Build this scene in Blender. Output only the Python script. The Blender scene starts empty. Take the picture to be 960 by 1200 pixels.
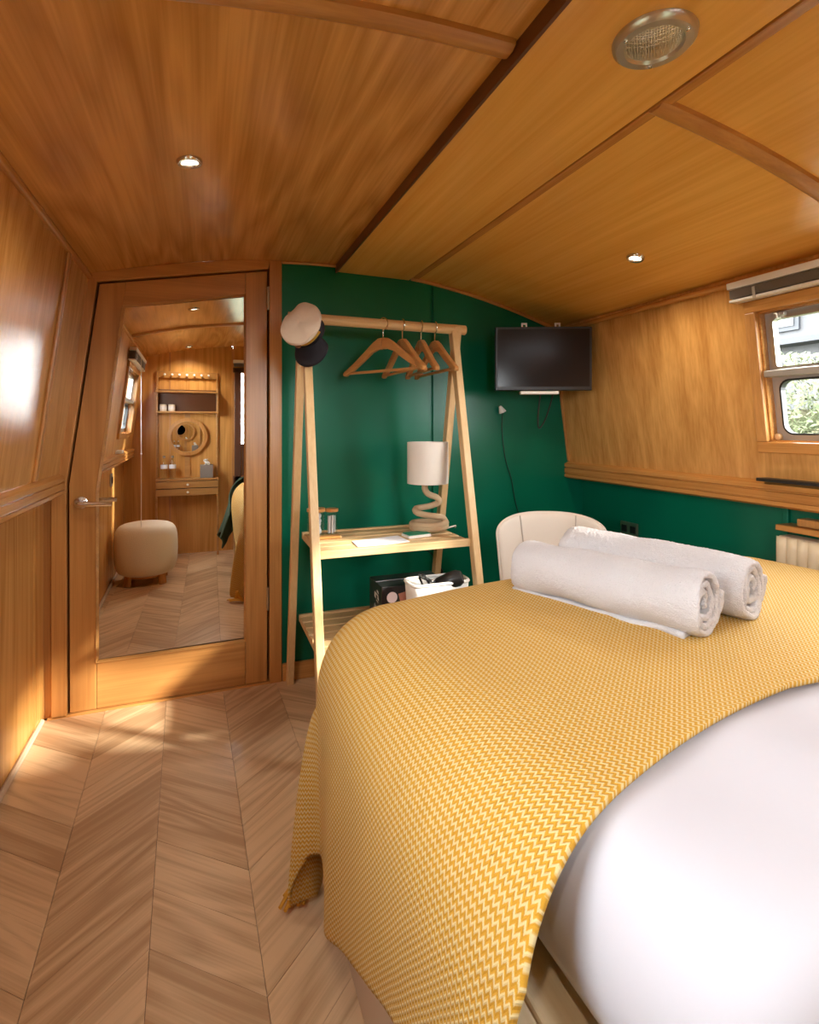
import bpy, bmesh, math, random
from mathutils import Vector, Matrix, Euler, noise
random.seed(7)
# All lengths below are in units of the eye height (1.15 m); S turns them into metres.
S = 1.15
C = bpy.context.scene.collection
PI = math.pi

# ------------------------------------------------------------------ camera, light, exposure
cam_d = bpy.data.cameras.new('camera'); cam = bpy.data.objects.new('camera', cam_d); C.objects.link(cam)
cam.location = (0, 0, S); cam.rotation_euler = (PI/2, 0, -math.radians(20.9))
cam_d.sensor_fit = 'HORIZONTAL'; cam_d.sensor_width = 36; cam_d.lens = 629/960*36
cam_d.shift_y = -100/960; cam_d.clip_start = 0.02; cam_d.clip_end = 200
bpy.context.scene.camera = cam
sc = bpy.context.scene
sc.view_settings.view_transform = 'Standard'; sc.view_settings.look = 'None'
sc.view_settings.gamma = 1; sc.view_settings.exposure = 0.5
w = bpy.data.worlds.new('World'); sc.world = w; w.use_nodes = True
bg = w.node_tree.nodes['Background']; bg.inputs[0].default_value = (0.93, 0.96, 1.0, 1); bg.inputs[1].default_value = 22
sun_d = bpy.data.lights.new('sun', 'SUN'); sun_d.energy = 12; sun_d.angle = math.radians(4); sun_d.color = (1, 0.92, 0.80)
sun = bpy.data.objects.new('sun', sun_d); C.objects.link(sun)
sun.rotation_euler = Vector((-1.9, 1.2, -1.08)).to_track_quat('-Z', 'Y').to_euler()
sc.cycles.max_bounces = 14; sc.cycles.diffuse_bounces = 8; sc.cycles.glossy_bounces = 6
sc.cycles.transparent_max_bounces = 16; sc.cycles.sample_clamp_indirect = 12; sc.cycles.caustics_reflective = False
sc.cycles.use_denoising = True

def portal(loc, rot, sx, sy):
    d = bpy.data.lights.new('window_portal', 'AREA'); d.shape = 'RECTANGLE'; d.size = sx*S; d.size_y = sy*S
    d.cycles.is_portal = True
    o = bpy.data.objects.new('window_portal', d); C.objects.link(o); o.location = Vector(loc)*S
    o.rotation_euler = Vector(rot).to_track_quat('-Z', 'Z').to_euler()

# ------------------------------------------------------------------ materials
def newmat(name):
    m = bpy.data.materials.new(name); m.use_nodes = True
    return m, m.node_tree, m.node_tree.nodes['Principled BSDF']
def ramp(nt, stops):
    r = nt.nodes.new('ShaderNodeValToRGB'); e = r.color_ramp.elements
    while len(e) > 1: e.remove(e[-1])
    e[0].position = stops[0][0]; e[0].color = (*stops[0][1], 1)
    for p, c in stops[1:]:
        q = e.new(p); q.color = (*c, 1)
    return r
def plain(name, col, rough=.5, metal=0., bump=0., bscale=60, var=0., spec=.5, coat=0.):
    m, nt, b = newmat(name)
    b.inputs['Base Color'].default_value = (*col, 1); b.inputs['Roughness'].default_value = rough
    b.inputs['Metallic'].default_value = metal; b.inputs['Specular IOR Level'].default_value = spec
    b.inputs['Coat Weight'].default_value = coat
    if bump or var:
        tc = nt.nodes.new('ShaderNodeTexCoord'); n = nt.nodes.new('ShaderNodeTexNoise')
        n.inputs['Scale'].default_value = bscale; n.inputs['Detail'].default_value = 4
        nt.links.new(tc.outputs['Object'], n.inputs['Vector'])
        if bump:
            bp = nt.nodes.new('ShaderNodeBump'); bp.inputs['Strength'].default_value = bump; bp.inputs['Distance'].default_value = .004
            nt.links.new(n.outputs['Fac'], bp.inputs['Height']); nt.links.new(bp.outputs['Normal'], b.inputs['Normal'])
        if var:
            r = ramp(nt, [(.3, tuple(c*(1-var) for c in col)), (.7, tuple(min(1, c*(1+var)) for c in col))])
            nt.links.new(n.outputs['Fac'], r.inputs['Fac']); nt.links.new(r.outputs['Color'], b.inputs['Base Color'])
    return m
def wood(name, light, dark, axis='Z', scale=1.0, rough=.3, figure=1.0, vary=0., coat=0.):
    """veneer: cathedral bands + fine pores, running along the axis"""
    m, nt, b = newmat(name); L = nt.links.new
    tc = nt.nodes.new('ShaderNodeTexCoord'); oi = nt.nodes.new('ShaderNodeObjectInfo')
    mul = nt.nodes.new('ShaderNodeMath'); mul.operation = 'MULTIPLY'; mul.inputs[1].default_value = 37.0
    L(oi.outputs['Random'], mul.inputs[0])
    add = nt.nodes.new('ShaderNodeVectorMath'); add.operation = 'ADD'
    L(tc.outputs['Object'], add.inputs[0])
    cmb = nt.nodes.new('ShaderNodeCombineXYZ')
    for i in range(3): L(mul.outputs[0], cmb.inputs[i])
    L(cmb.outputs[0], add.inputs[1])
    def mapped(a, al):
        mp = nt.nodes.new('ShaderNodeMapping')
        s = [a*scale]*3; s['XYZ'.index(axis)] = al*scale
        mp.inputs['Scale'].default_value = s; L(add.outputs[0], mp.inputs['Vector']); return mp
    m1 = mapped(3.4, .36)
    n1 = nt.nodes.new('ShaderNodeTexNoise'); n1.inputs['Scale'].default_value = 1.6; n1.inputs['Detail'].default_value = 1.6
    n1.inputs['Roughness'].default_value = .45; n1.inputs['Distortion'].default_value = .15
    L(m1.outputs[0], n1.inputs['Vector'])
    k = nt.nodes.new('ShaderNodeMath'); k.operation = 'MULTIPLY'; k.inputs[1].default_value = 16
    pp = nt.nodes.new('ShaderNodeMath'); pp.operation = 'PINGPONG'; pp.inputs[1].default_value = 1
    L(n1.outputs['Fac'], k.inputs[0]); L(k.outputs[0], pp.inputs[0])
    m2 = mapped(70, 1.3)
    n2 = nt.nodes.new('ShaderNodeTexNoise'); n2.inputs['Scale'].default_value = 1.5; n2.inputs['Detail'].default_value = 3
    L(m2.outputs[0], n2.inputs['Vector'])
    m3 = mapped(11, .6)
    n3 = nt.nodes.new('ShaderNodeTexNoise'); n3.inputs['Scale'].default_value = 1.2; n3.inputs['Detail'].default_value = 3
    L(m3.outputs[0], n3.inputs['Vector'])
    def madd(a, wa, bnode, wb):
        x = nt.nodes.new('ShaderNodeMath'); x.operation = 'MULTIPLY'; x.inputs[1].default_value = wa; L(a, x.inputs[0])
        y = nt.nodes.new('ShaderNodeMath'); y.operation = 'MULTIPLY_ADD'; y.inputs[1].default_value = wb
        L(bnode, y.inputs[0]); L(x.outputs[0], y.inputs[2]); return y.outputs[0]
    f = madd(pp.outputs[0], .22*figure, n2.outputs['Fac'], .55)
    f = madd(f, 1.0, n3.outputs['Fac'], .62)
    if vary:
        sub = nt.nodes.new('ShaderNodeMath'); sub.operation = 'SUBTRACT'; sub.inputs[1].default_value = .5; L(oi.outputs['Random'], sub.inputs[0])
        f = madd(f, 1.0, sub.outputs[0], vary)
    off = .10*figure
    r = ramp(nt, [(.38+off, light), (.62+off, tuple((a+c)/2 for a, c in zip(light, dark))), (.88+off, dark)])
    L(f, r.inputs['Fac']); L(r.outputs['Color'], b.inputs['Base Color'])
    bp = nt.nodes.new('ShaderNodeBump'); bp.inputs['Strength'].default_value = .12; bp.inputs['Distance'].default_value = .002
    L(n2.outputs['Fac'], bp.inputs['Height']); L(bp.outputs['Normal'], b.inputs['Normal'])
    b.inputs['Roughness'].default_value = rough; b.inputs['Coat Weight'].default_value = coat; b.inputs['Coat Roughness'].default_value = .12
    return m

OAK_L, OAK_D = (.68, .355, .105), (.44, .195, .046)
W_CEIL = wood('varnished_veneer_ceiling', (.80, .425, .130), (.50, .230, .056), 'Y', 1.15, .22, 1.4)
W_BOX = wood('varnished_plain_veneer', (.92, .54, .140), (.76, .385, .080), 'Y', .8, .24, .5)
W_WALLZ = wood('varnished_veneer_wall', OAK_L, OAK_D, 'Z', 1.0, .26)
W_DZ = wood('door_oak_vertical', (.57, .28, .085), (.36, .150, .038), 'Z', 1.1, .3)
W_DX = wood('door_oak_horizontal', (.59, .29, .088), (.37, .155, .040), 'X', 1.1, .3)
W_TRY = wood('trim_oak_along', (.62, .30, .085), (.40, .165, .036), 'Y', 1.6, .25, .7)
W_TRX = wood('trim_oak_across', (.62, .32, .10), (.42, .18, .045), 'X', 1.6, .3, .5)
W_TRZ = wood('trim_oak_upright', (.58, .285, .086), (.37, .155, .040), 'Z', 1.6, .3, .5)
W_DARK = plain('dark_brown_edge', (.13, .045, .014), .35)
W_PALEX = wood('bamboo_across', (.78, .56, .30), (.62, .40, .18), 'X', 1.8, .4, .4)
W_PALEZ = wood('bamboo_upright', (.76, .54, .28), (.62, .40, .18), 'Z', 1.8, .4, .4)
W_PALEY = wood('bamboo_along', (.78, .56, .30), (.62, .40, .18), 'Y', 1.8, .4, .4)
W_HANG = wood('hanger_wood', (.60, .30, .10), (.42, .18, .05), 'X', 3, .3, .3)
W_PINE = wood('raw_pine', (.86, .72, .50), (.74, .56, .32), 'Y', 1.5, .5, .5)
W_BACK = wood('dresser_oak', (.50, .26, .08), (.34, .15, .04), 'X', 2, .35, .5)
W_FLOOR = wood('chevron_oak', (.68, .475, .29), (.43, .27, .15), 'X', 1.7, .32, 1.5, .42)
DARKGAP = plain('dark_joint', (.10, .055, .028), .9)
def green_paint():
    m, nt, b = newmat('green_paint')
    tc = nt.nodes.new('ShaderNodeTexCoord'); n = nt.nodes.new('ShaderNodeTexNoise'); n.inputs['Scale'].default_value = 2.2
    mp = nt.nodes.new('ShaderNodeMapping'); mp.inputs['Scale'].default_value = (1, 1, .5)
    nt.links.new(tc.outputs['Object'], mp.inputs[0]); nt.links.new(mp.outputs[0], n.inputs['Vector'])
    r = ramp(nt, [(.3, (.001, .130, .072)), (.7, (.002, .175, .098))])
    nt.links.new(n.outputs['Fac'], r.inputs[0]); nt.links.new(r.outputs[0], b.inputs['Base Color'])
    n2 = nt.nodes.new('ShaderNodeTexNoise'); n2.inputs['Scale'].default_value = 9; nt.links.new(tc.outputs['Object'], n2.inputs['Vector'])
    bp = nt.nodes.new('ShaderNodeBump'); bp.inputs['Strength'].default_value = .12; bp.inputs['Distance'].default_value = .01
    nt.links.new(n2.outputs['Fac'], bp.inputs['Height']); nt.links.new(bp.outputs['Normal'], b.inputs['Normal'])
    b.inputs['Roughness'].default_value = .3; b.inputs['Specular IOR Level'].default_value = .3
    return m
GREEN = green_paint()
CHROME = plain('chrome', (.75, .73, .70), .18, 1)
STEEL = plain('brushed_steel', (.55, .52, .47), .35, 1)
ALU = plain('grey_aluminium', (.50, .48, .45), .45, .6)
BLACK = plain('black_plastic', (.012, .012, .013), .35)
SCREEN = plain('tv_glass', (.018, .014, .013), .16, spec=.22)
WHITE = plain('white_plastic', (.82, .80, .76), .4)
MIRROR = plain('mirror_silver', (.93, .93, .91), .0, 1)
CREAM = plain('cream_enamel', (.80, .68, .48), .4)
BEDSIDE = plain('taupe_panel', (.52, .38, .26), .5)
CHAIRF = plain('cream_upholstery', (.72, .65, .57), .8, 0, .3, 400)
BOUCLE = plain('white_boucle', (.85, .78, .66), .95, 0, 1.0, 260)
SHADE = plain('linen_shade', (.74, .69, .62), .9, 0, .3, 500)
ROPE = plain('jute_rope', (.58, .43, .27), .9, 0, .6, 500)
NAVY = plain('navy_felt', (.010, .010, .018), .8)
CAPW = plain('cap_cotton', (.66, .56, .46), .9, 0, .5, 60)
GOLD = plain('gold_braid', (.75, .48, .08), .4, .6)
PAPER = plain('paper', (.82, .84, .92), .7)
GREENC = plain('green_cover', (.01, .22, .12), .5)
BLANKG = plain('dark_green_quilt', (.045, .085, .055), .8, 0, .4, 60)
MUST = plain('mustard_yarn', (.60, .30, .03), .9)
PINKC = plain("pink_print", (.85, .72, .74), .5)
WPRINT = plain('white_print', (.75, .73, .72), .5)
GREYP = plain('grey_print', (.35, .33, .36), .5)
BOXB = plain('black_card', (.018, .017, .018), .3)
COPPER = plain('copper_print', (.45, .18, .12), .5)
TEAL = plain('teal_cloth', (.10, .45, .33), .6)
BLINDG = plain('blind_grey', (.20, .17, .14), .5)
TERR = plain('terry_cotton', (.66, .64, .655), .95, 0, 1.0, 350)
DUVET = plain('white_cotton', (.56, .555, .61), .85, 0, .12, 14)
DARKWIN = plain('dark_window_wood', (.11, .045, .025), .35)
CORD = plain('white_cord', (.8, .75, .68), .7)
def glass(name, tint=(1, 1, 1)):
    m = bpy.data.materials.new(name); m.use_nodes = True; nt = m.node_tree; nt.nodes.clear()
    o = nt.nodes.new('ShaderNodeOutputMaterial'); t = nt.nodes.new('ShaderNodeBsdfTransparent'); g = nt.nodes.new('ShaderNodeBsdfGlossy')
    t.inputs[0].default_value = (*tint, 1); g.inputs['Roughness'].default_value = 0.02
    mx = nt.nodes.new('ShaderNodeMixShader'); f = nt.nodes.new('ShaderNodeFresnel'); f.inputs[0].default_value = 1.45
    ge = nt.nodes.new('ShaderNodeNewGeometry'); sb = nt.nodes.new('ShaderNodeMath'); sb.operation = 'SUBTRACT'; sb.inputs[0].default_value = 1
    ml = nt.nodes.new('ShaderNodeMath'); ml.operation = 'MULTIPLY'; nt.links.new(ge.outputs['Backfacing'], sb.inputs[1]); nt.links.new(sb.outputs[0], ml.inputs[0]); nt.links.new(f.outputs[0], ml.inputs[1])
    nt.links.new(ml.outputs[0], mx.inputs[0]); nt.links.new(t.outputs[0], mx.inputs[1]); nt.links.new(g.outputs[0], mx.inputs[2])
    nt.links.new(mx.outputs[0], o.inputs[0]); return m
GLASS = glass('window_glass', (.97, .98, .97)); JARG = glass('jar_glass', (.97, .985, .98))
def throw_mat(name, cream, must):
    m, nt, b = newmat(name); L = nt.links.new
    uv = nt.nodes.new('ShaderNodeTexCoord'); sp = nt.nodes.new('ShaderNodeSeparateXYZ'); L(uv.outputs['UV'], sp.inputs[0])
    def mth(op, a=None, bb=None, c=None):
        n = nt.nodes.new('ShaderNodeMath'); n.operation = op
        for i, v in enumerate((a, bb, c)):
            if v is None: continue
            if isinstance(v, (int, float)): n.inputs[i].default_value = v
            else: L(v, n.inputs[i])
        return n.outputs[0]
    nz = nt.nodes.new('ShaderNodeTexNoise'); nz.inputs['Scale'].default_value = 4; L(uv.outputs['UV'], nz.inputs['Vector'])
    wob = mth('MULTIPLY', nz.outputs['Fac'], .006)
    tri = mth('PINGPONG', mth('DIVIDE', mth('ADD', sp.outputs['Y'], wob), .0042), 1.0)         # 0..1 along V
    u = mth('MULTIPLY_ADD', tri, .0052, mth('ADD', sp.outputs['X'], wob))
    fr = mth('PINGPONG', mth('DIVIDE', u, .0046), 1.0)
    n2 = nt.nodes.new('ShaderNodeTexNoise'); n2.inputs['Scale'].default_value = 420; L(uv.outputs['UV'], n2.inputs['Vector'])
    fac = mth('MULTIPLY_ADD', mth('SUBTRACT', n2.outputs['Fac'], .5), .6, fr)
    r = ramp(nt, [(.44, must), (.72, cream)]); L(fac, r.inputs[0]); L(r.outputs[0], b.inputs['Base Color'])
    bp = nt.nodes.new('ShaderNodeBump'); bp.inputs['Strength'].default_value = .55; bp.inputs['Distance'].default_value = .003
    L(fac, bp.inputs['Height']); L(bp.outputs['Normal'], b.inputs['Normal'])
    b.inputs['Roughness'].default_value = .9
    return m
THROW = throw_mat('mustard_herringbone', (.66, .51, .25), (.55, .28, .018))

# ------------------------------------------------------------------ mesh helpers
class MB:
    def __init__(s): s.v = []; s.f = []; s.uv = []
    def add(s, vs, fs):
        n = len(s.v); s.v += [Vector(v) for v in vs]; s.f += [tuple(i+n for i in f) for f in fs]; return s
    def box(s, x0, x1, y0, y1, z0, z1):
        vs = [(x, y, z) for x in (x0, x1) for y in (y0, y1) for z in (z0, z1)]
        return s.add(vs, [(0, 1, 3, 2), (4, 6, 7, 5), (0, 4, 5, 1), (2, 3, 7, 6), (0, 2, 6, 4), (1, 5, 7, 3)])
    def bar(s, p, q, w, d, up=(0, 0, 1)):
        p, q = Vector(p), Vector(q); a = (q-p).normalized(); up = Vector(up)
        if abs(a.dot(up)) > .95: up = Vector((0, 1, 0)) if abs(a.y) < .9 else Vector((1, 0, 0))
        r = a.cross(up).normalized(); u = r.cross(a)
        vs = [b + r*(i*w/2) + u*(j*d/2) for b in (p, q) for i, j in ((-1, -1), (1, -1), (1, 1), (-1, 1))]
        return s.add(vs, [(3, 2, 1, 0), (4, 5, 6, 7), (0, 1, 5, 4), (1, 2, 6, 5), (2, 3, 7, 6), (3, 0, 4, 7)])
    def tube(s, pts, r, n=10, cap=True, rs=None):
        pts = [Vector(p) for p in pts]; rings = []; u = None
        for i, p in enumerate(pts):
            t = (pts[min(i+1, len(pts)-1)]-pts[max(i-1, 0)]).normalized()
            if u is None:
                u = t.orthogonal().normalized()
            else:
                u = (u-t*u.dot(t)).normalized()
            w_ = t.cross(u); rr = rs[i] if rs else r
            rings.append([p + u*math.cos(2*PI*k/n)*rr + w_*math.sin(2*PI*k/n)*rr for k in range(n)])
        fs = [(i*n+k, i*n+(k+1) % n, (i+1)*n+(k+1) % n, (i+1)*n+k) for i in range(len(pts)-1) for k in range(n)]
        if cap: fs += [tuple(range(n))[::-1], tuple(range((len(pts)-1)*n, len(pts)*n))]
        return s.add([v for r_ in rings for v in r_], fs)
    def lathe(s, prof, c=(0, 0, 0), M=None, n=28):
        c = Vector(c); vs = []
        for r, z in prof:
            for k in range(n):
                v = Vector((r*math.cos(2*PI*k/n), r*math.sin(2*PI*k/n), z)); vs.append(c+((M @ v) if M else v))
        m = len(prof)
        fs = [(i*n+k, i*n+(k+1) % n, (i+1)*n+(k+1) % n, (i+1)*n+k) for i in range(m-1) for k in range(n)]
        if prof[0][0] > 1e-6: fs.append(tuple(range(n))[::-1])
        if prof[-1][0] > 1e-6: fs.append(tuple(range((m-1)*n, m*n)))
        return s.add(vs, fs)
    def prism(s, poly, a, b, axis='Y'):
        """poly in the two other axes, extruded from a to b"""
        def P(u, v, t): return {'Y': (u, t, v), 'X': (t, u, v), 'Z': (u, v, t)}[axis]
        n = len(poly); vs = [P(u, v, a) for u, v in poly]+[P(u, v, b) for u, v in poly]
        fs = [tuple(range(n)), tuple(range(n, 2*n))[::-1]]+[(i, i+n, (i+1) % n+n, (i+1) % n) for i in range(n)]
        return s.add(vs, fs)
    def grid(s, fn, nu, nv, uvf=None):
        vs = [fn(i/nu, j/nv) for i in range(nu+1) for j in range(nv+1)]
        if uvf: s.uv = [uvf(i/nu, j/nv) for i in range(nu+1) for j in range(nv+1)]
        return s.add(vs, [(i*(nv+1)+j, (i+1)*(nv+1)+j, (i+1)*(nv+1)+j+1, i*(nv+1)+j+1) for i in range(nu) for j in range(nv)])
    def build(s, name, m, parent=None, origin=None, bev=0, smooth=False, solid=0, sub=0, fix=True):
        if origin is None:
            if parent is not None: o0 = None
            else:
                xs = [v.x for v in s.v]; ys = [v.y for v in s.v]; zs = [v.z for v in s.v]
                origin = ((min(xs)+max(xs))/2, (min(ys)+max(ys))/2, min(zs))
        base = Vector(origin)*S if origin is not None else Vector()
        if parent is not None and origin is None:
            base = WORLD[parent.name].copy()
        me = bpy.data.meshes.new(name)
        me.from_pydata([tuple(v*S-base) for v in s.v], [], s.f)
        if fix:
            bm = bmesh.new(); bm.from_mesh(me); bmesh.ops.recalc_face_normals(bm, faces=bm.faces); bm.to_mesh(me); bm.free()
        if s.uv:
            l = me.uv_layers.new(name='UVMap')
            for lp in me.loops: l.data[lp.index].uv = s.uv[lp.vertex_index]
        if smooth:
            for p in me.polygons: p.use_smooth = True
            if smooth != 'all': me.set_sharp_from_angle(angle=math.radians(40))
        me.materials.append(m)
        o = bpy.data.objects.new(name, me); C.objects.link(o)
        if parent is not None:
            o.parent = parent; o.location = base-WORLD[parent.name]
        else: o.location = base
        WORLD[o.name] = base
        if solid:
            q = o.modifiers.new('Solidify', 'SOLIDIFY'); q.thickness = solid*S; q.offset = 0
        if bev:
            q = o.modifiers.new('Bevel', 'BEVEL'); q.width = bev*S; q.segments = 2; q.limit_method = 'ANGLE'
        if sub:
            q = o.modifiers.new('Subdivision', 'SUBSURF'); q.levels = sub; q.render_levels = sub
        return o
WORLD = {}
def tag(o, label, cat, group=None):
    o['label'] = label; o['category'] = cat
    if group: o['group'] = group
    return o
def struct(o): o['kind'] = 'structure'; return o
def thing(name, loc, label, cat, group=None):
    o = bpy.data.objects.new(name, None); C.objects.link(o); o.location = Vector(loc)*S; o.empty_display_size = .05
    WORLD[o.name] = Vector(loc)*S
    return tag(o, label, cat, group)
def srt(name, loc):
    o = bpy.data.objects.new(name, None); C.objects.link(o); o.location = Vector(loc)*S; WORLD[o.name] = Vector(loc)*S
    o['kind'] = 'structure'; return o
def B(*a): return MB().box(*a)
def dup(root, label):
    r = root.copy(); C.objects.link(r); r['label'] = label
    for ch in list(root.children):
        c = ch.copy(); C.objects.link(c); c.parent = r
        for g in ch.children:
            d = g.copy(); C.objects.link(d); d.parent = c
    return r
def smoothpts(pts, n=8):
    pts = [Vector(p) for p in pts]; out = []
    for i in range(len(pts)-1):
        p0, p1, p2, p3 = pts[max(i-1, 0)], pts[i], pts[i+1], pts[min(i+2, len(pts)-1)]
        for k in range(n):
            t = k/n
            out.append(.5*((2*p1)+(-p0+p2)*t+(2*p0-5*p1+4*p2-p3)*t*t+(-p0+3*p1-3*p2+p3)*t**3))
    return out+[pts[-1]]

# ------------------------------------------------------------------ room shell
Y0, YF = -.25, 2.157                     # back wall face, front bulkhead face
def zc(x): return 1.66-.165*(x-.5)**2
XL, XR = -.52, 1.73                      # lower side walls
def xl(z): return -.466+.129*(z-.84)     # leaning upper walls
def xr(z): return 1.653-.143*(z-.82)

# floor: dark sub-floor with chevron planks as parts
fl = struct(B(XL-.05, XR+.06, Y0-.05, YF+.1, -.05, -.006).build('floor', DARKGAP))
SK = math.tan(math.radians(1.8)); CW = .196; PW = .146
def clip_poly(poly, x0, x1, y0, y1):
    for ax, lim, sg in ((0, x0, 1), (0, x1, -1), (1, y0, 1), (1, y1, -1)):
        out = []
        for i in range(len(poly)):
            a, b = poly[i], poly[(i+1) % len(poly)]
            ia, ib = (a[ax]-lim)*sg >= 0, (b[ax]-lim)*sg >= 0
            if ia: out.append(a)
            if ia != ib:
                t = (lim-a[ax])/(b[ax]-a[ax]); out.append((a[0]+(b[0]-a[0])*t, a[1]+(b[1]-a[1])*t))
        poly = out
        if len(poly) < 3: return None
    return poly
npl = 0
for c in range(-4, 10):
    xa0 = -.063+(c)*CW
    up = (c % 2 == 0)
    for r in range(-4, 20):
        ya = r*PW-.03
        d = -.17 if up else .17
        g = .0005
        if up: q = [(xa0+g, ya+g), (xa0+CW-g, ya+d+g), (xa0+CW-g, ya+d+PW-g), (xa0+g, ya+PW-g)]
        else: q = [(xa0+g, ya-.17+g), (xa0+CW-g, ya-.17+d+g), (xa0+CW-g, ya-.17+d+PW-g), (xa0+g, ya-.17+PW-g)]
        q = [(x-SK*(y-.0), y) for x, y in q]
        q = clip_poly(q, XL+.004, XR-.004, Y0+.004, YF-.004)
        if not q: continue
        cx = sum(p[0] for p in q)/len(q); cy = sum(p[1] for p in q)/len(q)
        # leave out planks wholly hidden beneath the bed box and beyond it to the right
        if cx > .55 and cy < 1.0: continue
        m = MB().prism(q, -.006, random.uniform(-.0004, .0004), 'Z')
        ang = math.atan2(d, CW)
        # own frame turned along the grain
        R = Matrix.Rotation(-ang, 3, 'Z'); cc = Vector((cx, cy, 0))
        m.v = [R @ (v-cc) for v in m.v]
        o = m.build('plank', W_FLOOR, origin=(0, 0, 0)); o.parent = fl
        o.location = cc*S-fl.location; o.rotation_euler.z = ang
        npl += 1
print('planks', npl)

# ceiling: closed roof with veneer panels as parts
def arch(x0, x1, y0, y1, dz=0., th=.03, n=14):
    m = MB(); xs = [x0+(x1-x0)*i/n for i in range(n+1)]
    poly = [(x, zc(x)+dz) for x in xs]+[(x, zc(x)+dz+th) for x in reversed(xs)]
    k = len(poly); vs = [(u, y0, v) for u, v in poly]+[(u, y1, v) for u, v in poly]; fs = []
    for i in range(n):
        fs += [(i, i+1, k-2-i, k-1-i), (k+i, k+k-1-i, k+k-2-i, k+i+1)]
    for i in range(k): fs.append((i, i+k, (i+1) % k+k, (i+1) % k))
    return m.add(vs, fs)
ce = struct(arch(-.50, 1.72, Y0-.05, YF+.1, .012, .05, 24).build('ceiling', DARKGAP, smooth=True))
def cpanel(x0, x1, y0, y1, m): return arch(x0, x1, y0, y1, 0, .013).build('panel', m, ce, smooth=True)
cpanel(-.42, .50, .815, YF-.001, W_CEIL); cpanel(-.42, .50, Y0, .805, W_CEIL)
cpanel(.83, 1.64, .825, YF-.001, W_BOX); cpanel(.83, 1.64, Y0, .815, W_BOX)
b = MB().prism([(.506, 1.632), (.822, 1.628), (.822, 1.668), (.506, 1.675)], Y0, YF-.001).build('panel', W_BOX, ce, bev=.003)
B(.499, .506, Y0, YF-.001, 1.628, 1.68).build('edge_strip', W_DARK, ce)  # side of the ceiling box, coloured much darker than its underside
B(.822, .832, Y0, YF-.001, 1.637, 1.66).build('edge_strip', W_DARK, ce)
def ribx(x0, x1, y, name, n=20, w=.022, h=.014):
    pts = [x0+(x1-x0)*i/n for i in range(n+1)]
    m = MB(); prof = [(-w, 0), (-w*.9, -h*.6), (-w*.45, -h), (w*.45, -h), (w*.9, -h*.6), (w, 0)]
    k = len(prof); vs = [(x, y+a, zc(x)+c) for x in pts for a, c in prof]
    fs = [(i*k+j, i*k+j+1, (i+1)*k+j+1, (i+1)*k+j) for i in range(n) for j in range(k-1)]
    fs += [tuple(range(k)), tuple(range(n*k, n*k+k))]
    return struct(m.add(vs, fs).build(name, W_TRX, smooth=True))
ribx(-.37, .496, .81, 'trim_1'); ribx(.835, 1.56, .82, 'trim_2')
struct(B(.832, .86, Y0, YF-.02, 1.632, 1.645).build('trim_3', W_TRY, bev=.004))
# bead that follows the arch on the front bulkhead, and side cornices
pts = [(x, YF-.006, zc(x)-.007) for x in [.83+(1.56-.83)*i/16 for i in range(17)]]
struct(MB().tube(pts, .008, 8).build('trim_4', W_TRX, smooth=True))
pts = [(x, YF-.006, zc(x)-.006) for x in [.285+(.5-.285)*i/6 for i in range(7)]]
struct(MB().tube(pts, .006, 8).build('trim_5', W_TRX, smooth=True))
struct(MB().tube([(-.379, Y0, 1.526), (-.379, YF, 1.526)], .013, 10).build('trim_6', W_TRY, smooth=True))
struct(MB().tube([(1.553, Y0, 1.448), (1.553, YF, 1.448)], .010, 10).build('trim_7', W_TRY, smooth=True))

# front bulkhead
wf = struct(MB().prism([(XL-.05, 0), (XR+.05, 0), (XR+.05, 1.47), (1.2, 1.6), (.5, 1.67), (-.2, 1.6), (XL-.05, 1.5)], YF+.05, YF+.09).build('wall_front', DARKGAP))
def fpanel(x0, x1, n=8):
    xs = [x0+(x1-x0)*i/n for i in range(n+1)]
    top = [(x, min(zc(x)+.004, 1.66)) for x in xs if x <= 1.56]
    if x1 > 1.6: top += [(1.57, 1.44), (x1, 1.40)]
    MB().prism([(x0, .0), (x1, .0)]+top[::-1], YF, YF+.05).build('panel', GREEN, wf, bev=.002)
fpanel(.283, .920); fpanel(.934, XR+.04, 14)
B(.918, .936, YF+.01, YF+.05, 0, 1.63).build('joint_strip', GREEN, wf)
struct(B(.285, XR, YF-.018, YF, 0, .068).build('baseboard_front', W_TRX, bev=.004))

# left side: lower wall, gunwale trim, upper leaning wall
wl = struct(B(XL-.05, XL-.004, Y0-.05, YF+.09, -.02, .80).build('wall_left', DARKGAP))
for a, c in ((Y0, .60), (.603, 1.28), (1.283, 2.06), (2.063, YF)):
    B(XL-.006, XL if c < 2.1 else XL+.006, a, c, 0, .78).build('panel', W_WALLZ, wl)
LW = (.12, .72, .96, 1.36)     # left window opening y0,y1,z0,z1
def lean_panel(fx, y0, y1, z0, z1, th, name, mat, parent=None, bev=0):
    sgn = -1 if fx is xl else 1
    m = MB(); vs = []
    for y in (y0, y1):
        for z in (z0, z1):
            vs += [(fx(z), y, z), (fx(z)+sgn*th, y, z)]
    # order: (y0,z0,in),(y0,z0,out),(y0,z1,in),(y0,z1,out),(y1,...)
    return m.add(vs, [(0, 1, 3, 2), (4, 6, 7, 5), (0, 4, 5, 1), (2, 3, 7, 6), (0, 2, 6, 4), (1, 5, 7, 3)]).build(name, mat, parent, bev=bev)
for (a, c, z0, z1) in ((Y0, LW[0], .80, 1.56), (LW[1], 1.848, .80, 1.56), (1.852, YF+.04, .80, 1.56), (LW[0], LW[1], .80, LW[2]), (LW[0], LW[1], LW[3], 1.56)):
    lean_panel(xl, a, c, z0, z1, .05, 'panel', W_WALLZ, wl)
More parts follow.
